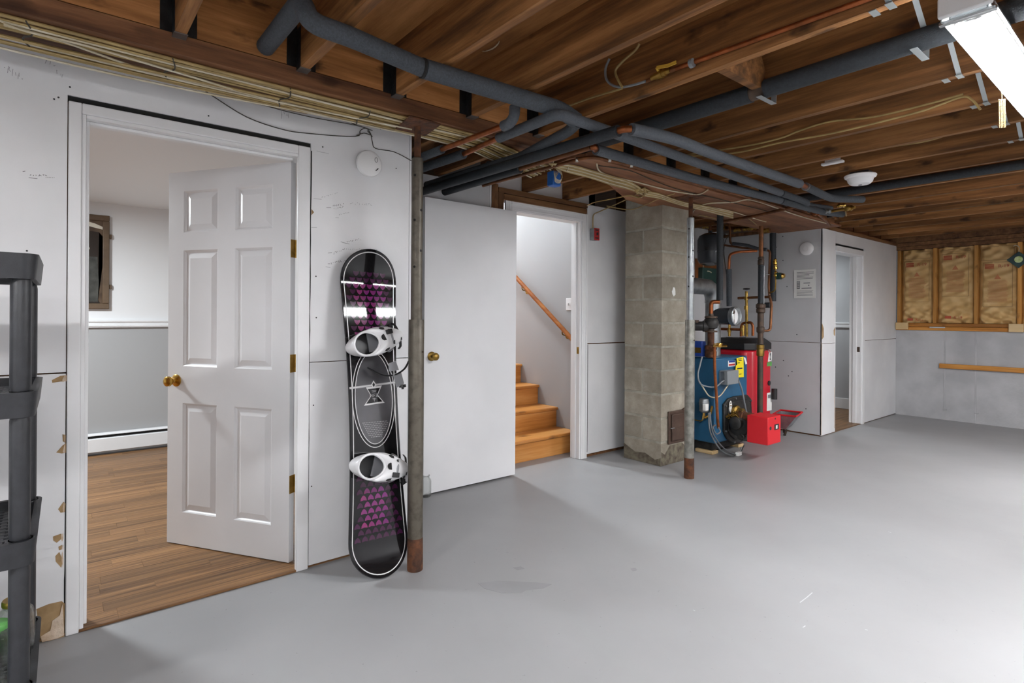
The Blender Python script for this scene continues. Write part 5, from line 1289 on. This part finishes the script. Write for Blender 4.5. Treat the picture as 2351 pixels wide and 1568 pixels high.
# tilted tray behind the burner
ty = thing('metal_tray', 'tilted metal tray with a red rim behind the burner', 'tray', (-2.75, 6.1, .2))
q = [U(1778,943,Y=6.0), U(1830,948,Y=6.0), U(1806,978,Y=6.0), U(1790,972,Y=6.0)]
D_ = Vector((-.02,.2,.02))
MB().add(q + [p + D_ for p in q], [(0,1,2,3),(4,7,6,5),(1,5,6,2),(2,6,7,3),(3,7,4,0)]).build('tray', 'galv', ty, smooth=False, solid=.006)
MB().tube([q[0], q[1], q[1]+D_, q[0]+D_], .01, 8, closed=True).build('rim', 'burner_red', ty)
MB().bar(q[2]+Vector((.0,.02,.0)), Vector((q[2].x-.03, 6.05, .0)), .02, .02).build('leg', 'iron', ty)
MB().bar(q[3]+D_+Vector((0,0,.01)), Vector((q[3].x-.03, 6.2, .0)), .02, .02).build('leg', 'iron', ty)
# =================================================================== SNOWBOARD
B_ = Vector((-2.500, 1.222, .004)); T_ = Vector((-2.768, 1.270, 1.592))
Vv = (T_-B_).normalized(); SL = (T_-B_).length
Uv = (Vector((0,1,0)) - Vv*Vv.y).normalized(); Nv = Uv.cross(Vv)
if Nv.x < 0: Nv = -Nv
def curl(v): 
    a = max(0, .20-v); b2 = max(0, v-(SL-.20)); return 1.15*a*a + 1.15*b2*b2 + .006*math.sin(PI*v/SL)
def hwid(v):
    t = v/SL; w_ = .152 - .024*math.sin(PI*min(1, max(0, (t-.1)/.8)))
    for e in (v, SL-v):
        if e < .17: w_ = .152*max(0.0, 1-((.17-e)/.17)**2.3)**.5
    return max(w_, .002)
def bp(u, v, off=0): return B_ + Uv*u + Vv*v + Nv*(curl(v) + .0095 + off)
sb = thing('snowboard', 'black snowboard with purple scale print leaning against the white wall', 'snowboard', B_)
P = []
for k in range(81):
    t = k/80; v = SL*(.5-.5*math.cos(PI*t)); w_ = hwid(v); row = []
    for j in range(13): row.append(bp(-w_ + 2*w_*j/12, v))
    for j in range(13): row.append(bp(w_ - 2*w_*j/12, v, -.0095))
    P.append(row)
MB().grid(P, closed_u=True).build('board', 'board_black', sb)
def pline(f, n=80): return [f(k/(n-1)) for k in range(n)]
def strip(mb, uv, wd, off=.0008, closed=False):
    pts = [Vector((u, v)) for u, v in uv]; n = len(pts); L = []; R = []
    for i, p in enumerate(pts):
        t = pts[(i+1) % n] - pts[i-1] if closed else pts[min(i+1,n-1)] - pts[max(i-1,0)]
        if t.length < 1e-9: t = Vector((0,1))
        t.normalize(); s_ = Vector((-t.y, t.x))*wd/2
        L.append(bp(p.x+s_.x, p.y+s_.y, off)); R.append(bp(p.x-s_.x, p.y-s_.y, off))
    m_ = n if closed else n-1
    mb.add(L+R, [(i, (i+1) % n, n+(i+1) % n, n+i) for i in range(m_)])
def fill(mb, uv, off): 
    mb.add([bp(u, v, off) for u, v in uv], [tuple(range(len(uv)))])
outl = []
for sgn in (1, -1):
    seg = []
    for k in range(61):
        t = k/60; v = .014 + (SL-.028)*(.5-.5*math.cos(PI*t)); e = min(v, SL-v); w_ = hwid(v)-.014
        if e < .17: w_ = .138*max(0.0, 1-((.17-e)/.156)**2.3)**.5
        seg.append((sgn*max(.0005, w_), v))
    outl += seg if sgn == 1 else seg[::-1]
mb = MB(); strip(mb, outl, .0045, .0008, True); mb.build('pinline', 'print_white', sb, smooth=False)
eg = MB()
edge = [(hwid(SL*(.5-.5*math.cos(PI*k/60))), SL*(.5-.5*math.cos(PI*k/60))) for k in range(61)]; edge = edge + [(-u, v) for u, v in edge[::-1]]
eg.tube([bp(u, v, -.005) for u, v in edge], .004, 6, closed=True); eg.build('steel_edge', 'board_edge', sb)
CV = .85
mb = MB(); fill(mb, [(.098*math.cos(a), CV + .225*math.sin(a)) for a in [2*PI*k/40 for k in range(40)]], .0006); mb.build('grey_field', 'board_grey', sb, smooth=False)
for rr2, wd in ((1.0, .004), (1.15, .004)):
    mb = MB(); strip(mb, [(.1*rr2*math.cos(a), CV + .228*(1+(rr2-1)*.5)*math.sin(a)) for a in [2*PI*k/60 for k in range(60)]], wd, .0010, True); mb.build('oval_line', 'print_white', sb, smooth=False)
vb = .915
mb = MB(); strip(mb, [(-.128, vb-.012), (.128, vb+.008)], .011, .0013); mb.build('cross_bar', 'print_silver', sb, smooth=False)
mb = MB(); strip(mb, [(-.128, vb-.012), (.128, vb+.008)], .003, .0016); mb.build('cross_bar_shine', 'print_white', sb, smooth=False)
dm = [(0, vb+.022), (.014, vb), (0, vb-.022), (-.014, vb)]
mb = MB(); fill(mb, dm, .0018); mb.build('diamond', 'print_white', sb, smooth=False)
mb = MB(); fill(mb, [(u*.55, vb+(v-vb)*.55) for u, v in dm], .0021); mb.build('diamond', 'board_black', sb, smooth=False)
em = [(-.042, vb-.012), (.044, vb-.006), (.02, vb-.052), (.056, vb-.094), (-.056, vb-.102), (-.018, vb-.054)]
mb = MB(); fill(mb, em, .0016); mb.build('emblem', 'print_white', sb, smooth=False)
mb = MB(); fill(mb, [(u*.78, (vb-.056)+(v-vb+.056)*.8) for u, v in em], .0019); mb.build('emblem', 'board_black', sb, smooth=False)
lm = MB()
for st_ in ([(-.022,-.062),(-.022,-.046),(-.016,-.054),(-.01,-.046),(-.01,-.062)], [(-.003,-.062),(-.003,-.046),(.006,-.046)], [(-.003,-.054),(.004,-.054)], [(.012,-.062),(.012,-.046),(.021,-.047),(.02,-.054),(.012,-.055),(.022,-.063)], [(-.01,-.07),(.01,-.069)], [(-.008,-.076),(.008,-.075)], [(-.012,-.03),(.013,-.029)], [(-.009,-.036),(.01,-.035)], [(0,-.066),(0,-.084)]):
    strip(lm, [(u, vb+v) for u, v in st_], .0026, .0023)
lm.build('emblem_lettering', 'print_silver', sb, smooth=False)
dt = MB()
for i in range(16):
    for j in range(9):
        u = -.066+.0085*i + (.004 if j % 2 else 0); v = .655+.009*j
        if (u/.09)**2 + ((v-CV)/.215)**2 < .92: fill(dt, [(u,v),(u+.0045,v),(u+.0045,v+.004),(u,v+.004)], .0011)
o = dt.build('mesh_print', 'print_silver', sb, smooth=False); o['kind'] = 'stuff'
# purple scales
def scale_shape(u, v, w_, h_, dn): 
    s_ = -1 if dn else 1
    return [(u-w_, v), (u-w_*.85, v+s_*h_*.45), (u-w_*.45, v+s_*h_*.82), (u, v+s_*h_), (u+w_*.45, v+s_*h_*.82), (u+w_*.85, v+s_*h_*.45), (u+w_, v), (u+w_*.5, v+s_*h_*.05), (u, v+s_*h_*.12), (u-w_*.5, v+s_*h_*.05)]
rg = random.Random(9)
for (v0, v1, dn) in ((1.12, 1.50, True), (.17, .47, False)):
    for lvl, m_ in ((0, 'scale_purple_dim'), (1, 'scale_purple')):
        mb = MB(); row = 0; v = v0
        while v < v1:
            for i in range(-4, 5):
                u = i*.037 + (.0185 if row % 2 else 0)
                if abs(u) > hwid(v)-.036: continue
                edge_ = abs(u) > .075 or v > v1-.05 or (not dn and (v < v0+.06 or u > .05))
                if (1 if not edge_ else 0) == lvl:
                    mb_ = mb; fill(mb_, scale_shape(u, v, .0165, .026, dn), .001)
            v += .0315; row += 1
        o = mb.build('scale_print', m_, sb, smooth=False); o['kind'] = 'stuff'
# bindings
def binding(v0, tilt, flip):
    ca, sa = math.cos(tilt), math.sin(tilt)
    def q(a, b2, n_): return bp(0, v0, 0) + (Uv*ca + Vv*sa)*a + (-Uv*sa + Vv*ca)*b2 + Nv*n_
    bd = MB(); bd.prism([(.125*math.cos(a), .055*math.sin(a)) for a in [2*PI*k/24 for k in range(24)]], q(0,0,.001), (Uv*ca+Vv*sa), (-Uv*sa+Vv*ca), Nv, .018)
    root = bd.build('binding', 'binding_black', sb)
    rings = [(0, .150, .056, .016), (0, .158, .064, .035), (-.003, .157, .068, .06), (-.012, .147, .068, .085), (-.045, .112, .064, .104), (-.078, .074, .058, .112)]
    n = 36; P = []
    for (cu, a_, b_, h_) in rings:
        P.append([q(cu + a_*math.cos(t)*(1.0 if math.cos(t) < 0 else .97), b_*math.sin(t)*(1 if math.cos(t) < 0 else (1-.18*math.cos(t))), h_ + (.012*(-math.cos(t)) if h_ > .08 else 0)) for t in [2*PI*k/n for k in range(n)]])
    MB().grid(P, closed_u=True).build('shell', 'binding_white', root, solid=.004)
    rim = P[-1]; MB().tube(rim, .006, 8, closed=True).build('rim', 'binding_white', root)
    fbm = MB(); fbm.prism([(-.07+.072*math.cos(a), .052*math.sin(a)) for a in [2*PI*k/24 for k in range(24)]], q(0,0,.02), (Uv*ca+Vv*sa), (-Uv*sa+Vv*ca), Nv, .012); fbm.build('footbed', 'binding_black', root)
    hb = MB(); hb.prism([(-.045,-.045),(.03,-.05),(.035,.045),(-.035,.05)], q(0,0,.034), (Uv*ca+Vv*sa), (-Uv*sa+Vv*ca), Nv, .006); hb.build('heel_pad', 'binding_grey', root)
    # cut-outs and straps on the toe side
    def onshell(a, b2, h_=.004):
        best = None
        for i in range(len(P)-1):
            for k in range(n):
                p = (P[i][k]+P[i+1][k])/2; d = p-q(0,0,0); aa = d.dot(Uv*ca+Vv*sa); bb = d.dot(-Uv*sa+Vv*ca)
                e = (aa-a)**2+(bb-b2)**2
                if best is None or e < best[0]: best = (e, p)
        return best[1]
    for (a, b2, ra, rb_) in ((.035,.012,.024,.017), (.085,-.026,.022,.010), (.105,.022,.018,.012), (.04,-.05,.028,.006), (.03,.054,.03,.007), (.118,-.005,.014,.008), (.07,.04,.014,.007)):
        c_ = onshell(a, b2); g = MB(); d_ = (c_ - q(-.02, 0, 0)).normalized(); x_ = (Uv*ca+Vv*sa); x_ = (x_ - d_*x_.dot(d_)).normalized(); y_ = d_.cross(x_)
        g.prism([(ra*math.cos(t), rb_*math.sin(t)) for t in [2*PI*k/10 for k in range(10)]], c_ - d_*.001, x_, y_, d_, .0045); g.build('cut_out', 'binding_black', root)
    for a, m_, r_ in ((.068, 'binding_grey', .009), (.128, 'binding_black', .007)):
        pts = []
        for k in range(13):
            b2 = -.07 + .14*k/12; h_ = (.092 if a < .1 else .062)*math.cos(b2/.07*1.25)**.5 if abs(b2) < .0699 else .02
            pts.append(q(a, b2*.98, max(.02, h_)))
        MB().tube(pts, r_, 8, flat=.3).build('strap', m_, root)
    c_ = q(.06, .03*flip, .098); MB().obox(c_, Uv*ca+Vv*sa, -Uv*sa+Vv*ca, Nv, .018, .012, .006).build('ratchet', 'binding_black', root, bevel=.003)
    return root, q
r1, q1 = binding(1.13, .25, 1)
pts = [U(a, b2, X=x) for a, b2, x in ((846,848,-2.62),(868,860,-2.59),(890,866,-2.57),(912,862,-2.55),(930,850,-2.54),(940,832,-2.54))]
MB().tube(smoothpts(pts, 5), .011, 8, flat=.35).build('loose_strap', 'binding_black', r1)
MB().prism([(0,0),(.045,.01),(.06,-.05),(.018,-.07)], U(903,862,X=-2.55), Uv, Vv, Nv, .004).build('strap_tongue', 'binding_grey', r1)
MB().prism([(0,0),(.04,.012),(.055,-.035),(.0,-.04)], U(893,838,X=-2.56), Uv, Vv, Nv, .004).build('strap_tongue', 'binding_grey', r1)
c = U(926,886,X=-2.545); MB().lathe([(.018,0),(.018,.014),(.006,.016),(.006,.024)], c, -Vv, 10).build('strap_buckle', 'binding_black', r1)
r2_, q2_ = binding(.51, -.2, -1)
g = MB().obox(q2_(.15,-.015,.045), Uv, Vv, Nv, .012, .045, .03); g.build('toe_bracket', 'binding_white', r2_, bevel=.006)
MB().obox(q2_(.15,-.055,.03), Uv+Vv*.5, Vv, Nv, .022, .012, .012).build('ratchet', 'binding_black', r2_, bevel=.003)

# =================================================================== SHELF UNIT
sh = thing('plastic_shelf', 'black plastic shelving unit at the left edge', 'shelf', (-2.14, -.5, 0))
SX0, SX1, SY0, SY1 = -2.375, -1.93, -.965, -.047
posts = [(-1.952, -.07), (-2.345, -.066), (-1.952, -.94), (-2.345, -.94)]
tiers = [1.415, 1.055, .668, .281]; rh = .066
for i, (x, y) in enumerate(posts):
    for k in range(4):
        z1 = tiers[k]-rh; z0 = tiers[k+1] if k < 3 else 0.0
        MB().lathe([(.0205,z0+.001),(.0222,z0+.012),(.0222,z1-.012),(.0205,z1-.001)], (x, y, 0), (0,0,1), 22).build('post', 'shelf_black', sh)
for k, zt in enumerate(tiers):
    e = .030
    def outline(g):   # rounded corner frame with bulges round the posts
        pts = []
        for (px_, py_, a0) in ((posts[0][0], posts[0][1], 0), (posts[1][0], posts[1][1], PI/2), (posts[3][0], posts[3][1], PI), (posts[2][0], posts[2][1], -PI/2)):
            for q_ in range(7):
                a = a0 + PI/2*q_/6; pts.append((px_ + (.030+g)*math.cos(a), py_ + (.030+g)*math.sin(a)))
        return pts
    o_ = outline(0); i_ = outline(-.012); n = len(o_); mb = MB()
    lo_o = [(x, y, zt-rh) for x, y in o_]; hi_o = [(x*1, y*1, zt) for x, y in outline(.006)]; lo_i = [(x, y, zt-rh) for x, y in i_]; hi_i = [(x, y, zt) for x, y in i_]
    fs = []
    for j in range(n):
        j2 = (j+1) % n; fs += [(j, j2, n+j2, n+j), (n+j, n+j2, 3*n+j2, 3*n+j), (3*n+j, 3*n+j2, 2*n+j2, 2*n+j), (2*n+j, 2*n+j2, j2, j)]
    mb.add(lo_o+hi_o+lo_i+hi_i, fs); tr = mb.build('tier', 'shelf_black', sh)
    lat = MB(); zg = zt - .022; x = SX0+.045
    nX, nY = 12, 24
    for a in range(nX+1): xx = SX0+.04 + (SX1-SX0-.08)*a/nX; lat.box(xx-.005, xx+.005, SY0+.02, SY1-.02, zg-.006, zg)
    for a in range(nY+1): yy = SY0+.03 + (SY1-SY0-.06)*a/nY; lat.box(SX0+.02, SX1-.02, yy-.006, yy+.006, zg-.007, zg-.001)
    o = lat.build('lattice', 'shelf_black', tr, smooth=False); o['kind'] = 'stuff'
    for (x, y) in posts:
        MB().lathe([(.0295,zt-rh),(.031,zt-.006),(.028,zt),(.0,zt) if k == 0 else (.0235,zt)], (x, y, 0), (0,0,1), 22, cap=False).build('corner_socket', 'shelf_black', tr)
# things on the shelf
def jar(c, R, H, label, name='glass_jar', lid=None):
    t = thing(name, label, 'jar', c, 'glass jars')
    MB().lathe([(.0,.004),(R*.85,.004),(R,.015),(R,H*.72),(R*.9,H*.82),(R*.68,H*.88),(R*.68,H)], c, (0,0,1), 24, cap=False).build('jar_body', 'jar_glass', t, solid=.003)
    if lid: MB().lathe([(R*.72,H*.93),(R*.74,H*.94),(R*.74,H),(R*.7,H+.004),(0,H+.004)], c, (0,0,1), 24).build('lid', lid, t)
    else: MB().tube([Vector(c) + Vector((R*.7*math.cos(a), R*.7*math.sin(a), H)) for a in [2*PI*k/20 for k in range(20)]], .003, 6, closed=True).build('jar_rim', 'jar_glass', t)
zt = .281-.021
jar((-2.16, -.085, zt), .042, .17, 'small clear glass jar between the shelf posts', lid='old_brass')
p = U(18, 1535, Z=zt); jar((-2.045, -.125, zt), .045, .16, 'clear glass jar at the bottom of the black shelf', lid='green_bag')
bg = MB(); rg = random.Random(6); P = []
for i in range(10):
    h_ = i/9; row = []
    for j in range(16):
        a = 2*PI*j/16; r_ = .05*(1-.35*h_) * (1+.18*math.sin(3*a+h_*4)) + rg.uniform(-.004,.004)
        row.append((-2.165 + r_*math.cos(a), -.185 + r_*.9*math.sin(a) + .03*h_, zt + .002 + .34*h_))
    P.append(row)
o = bg.grid(P, closed_u=True).build('plastic_bag', 'green_bag', solid=.002)
tag(o, 'crumpled green plastic bag on the bottom of the black shelf', 'plastic bag')
zt = .668-.021; P = []
for i in range(8):
    h_ = i/7; row = []
    for j in range(14):
        a = 2*PI*j/14; r_ = .06*(1-.3*h_)*(1+.12*math.sin(4*a+2*h_)); row.append((-2.1 + r_*math.cos(a), -.188 + r_*math.sin(a), zt + .002 + .2*h_))
    P.append(row)
o = MB().grid(P, closed_u=True).build('plastic_bag', 'paper', solid=.002)
tag(o, 'small white plastic bag on the middle of the black shelf', 'plastic bag')
c = U(983, 1143, Z=0); jar((c.x, c.y, 0.0), .036, .15, 'clear glass jar on the floor behind the brown column')
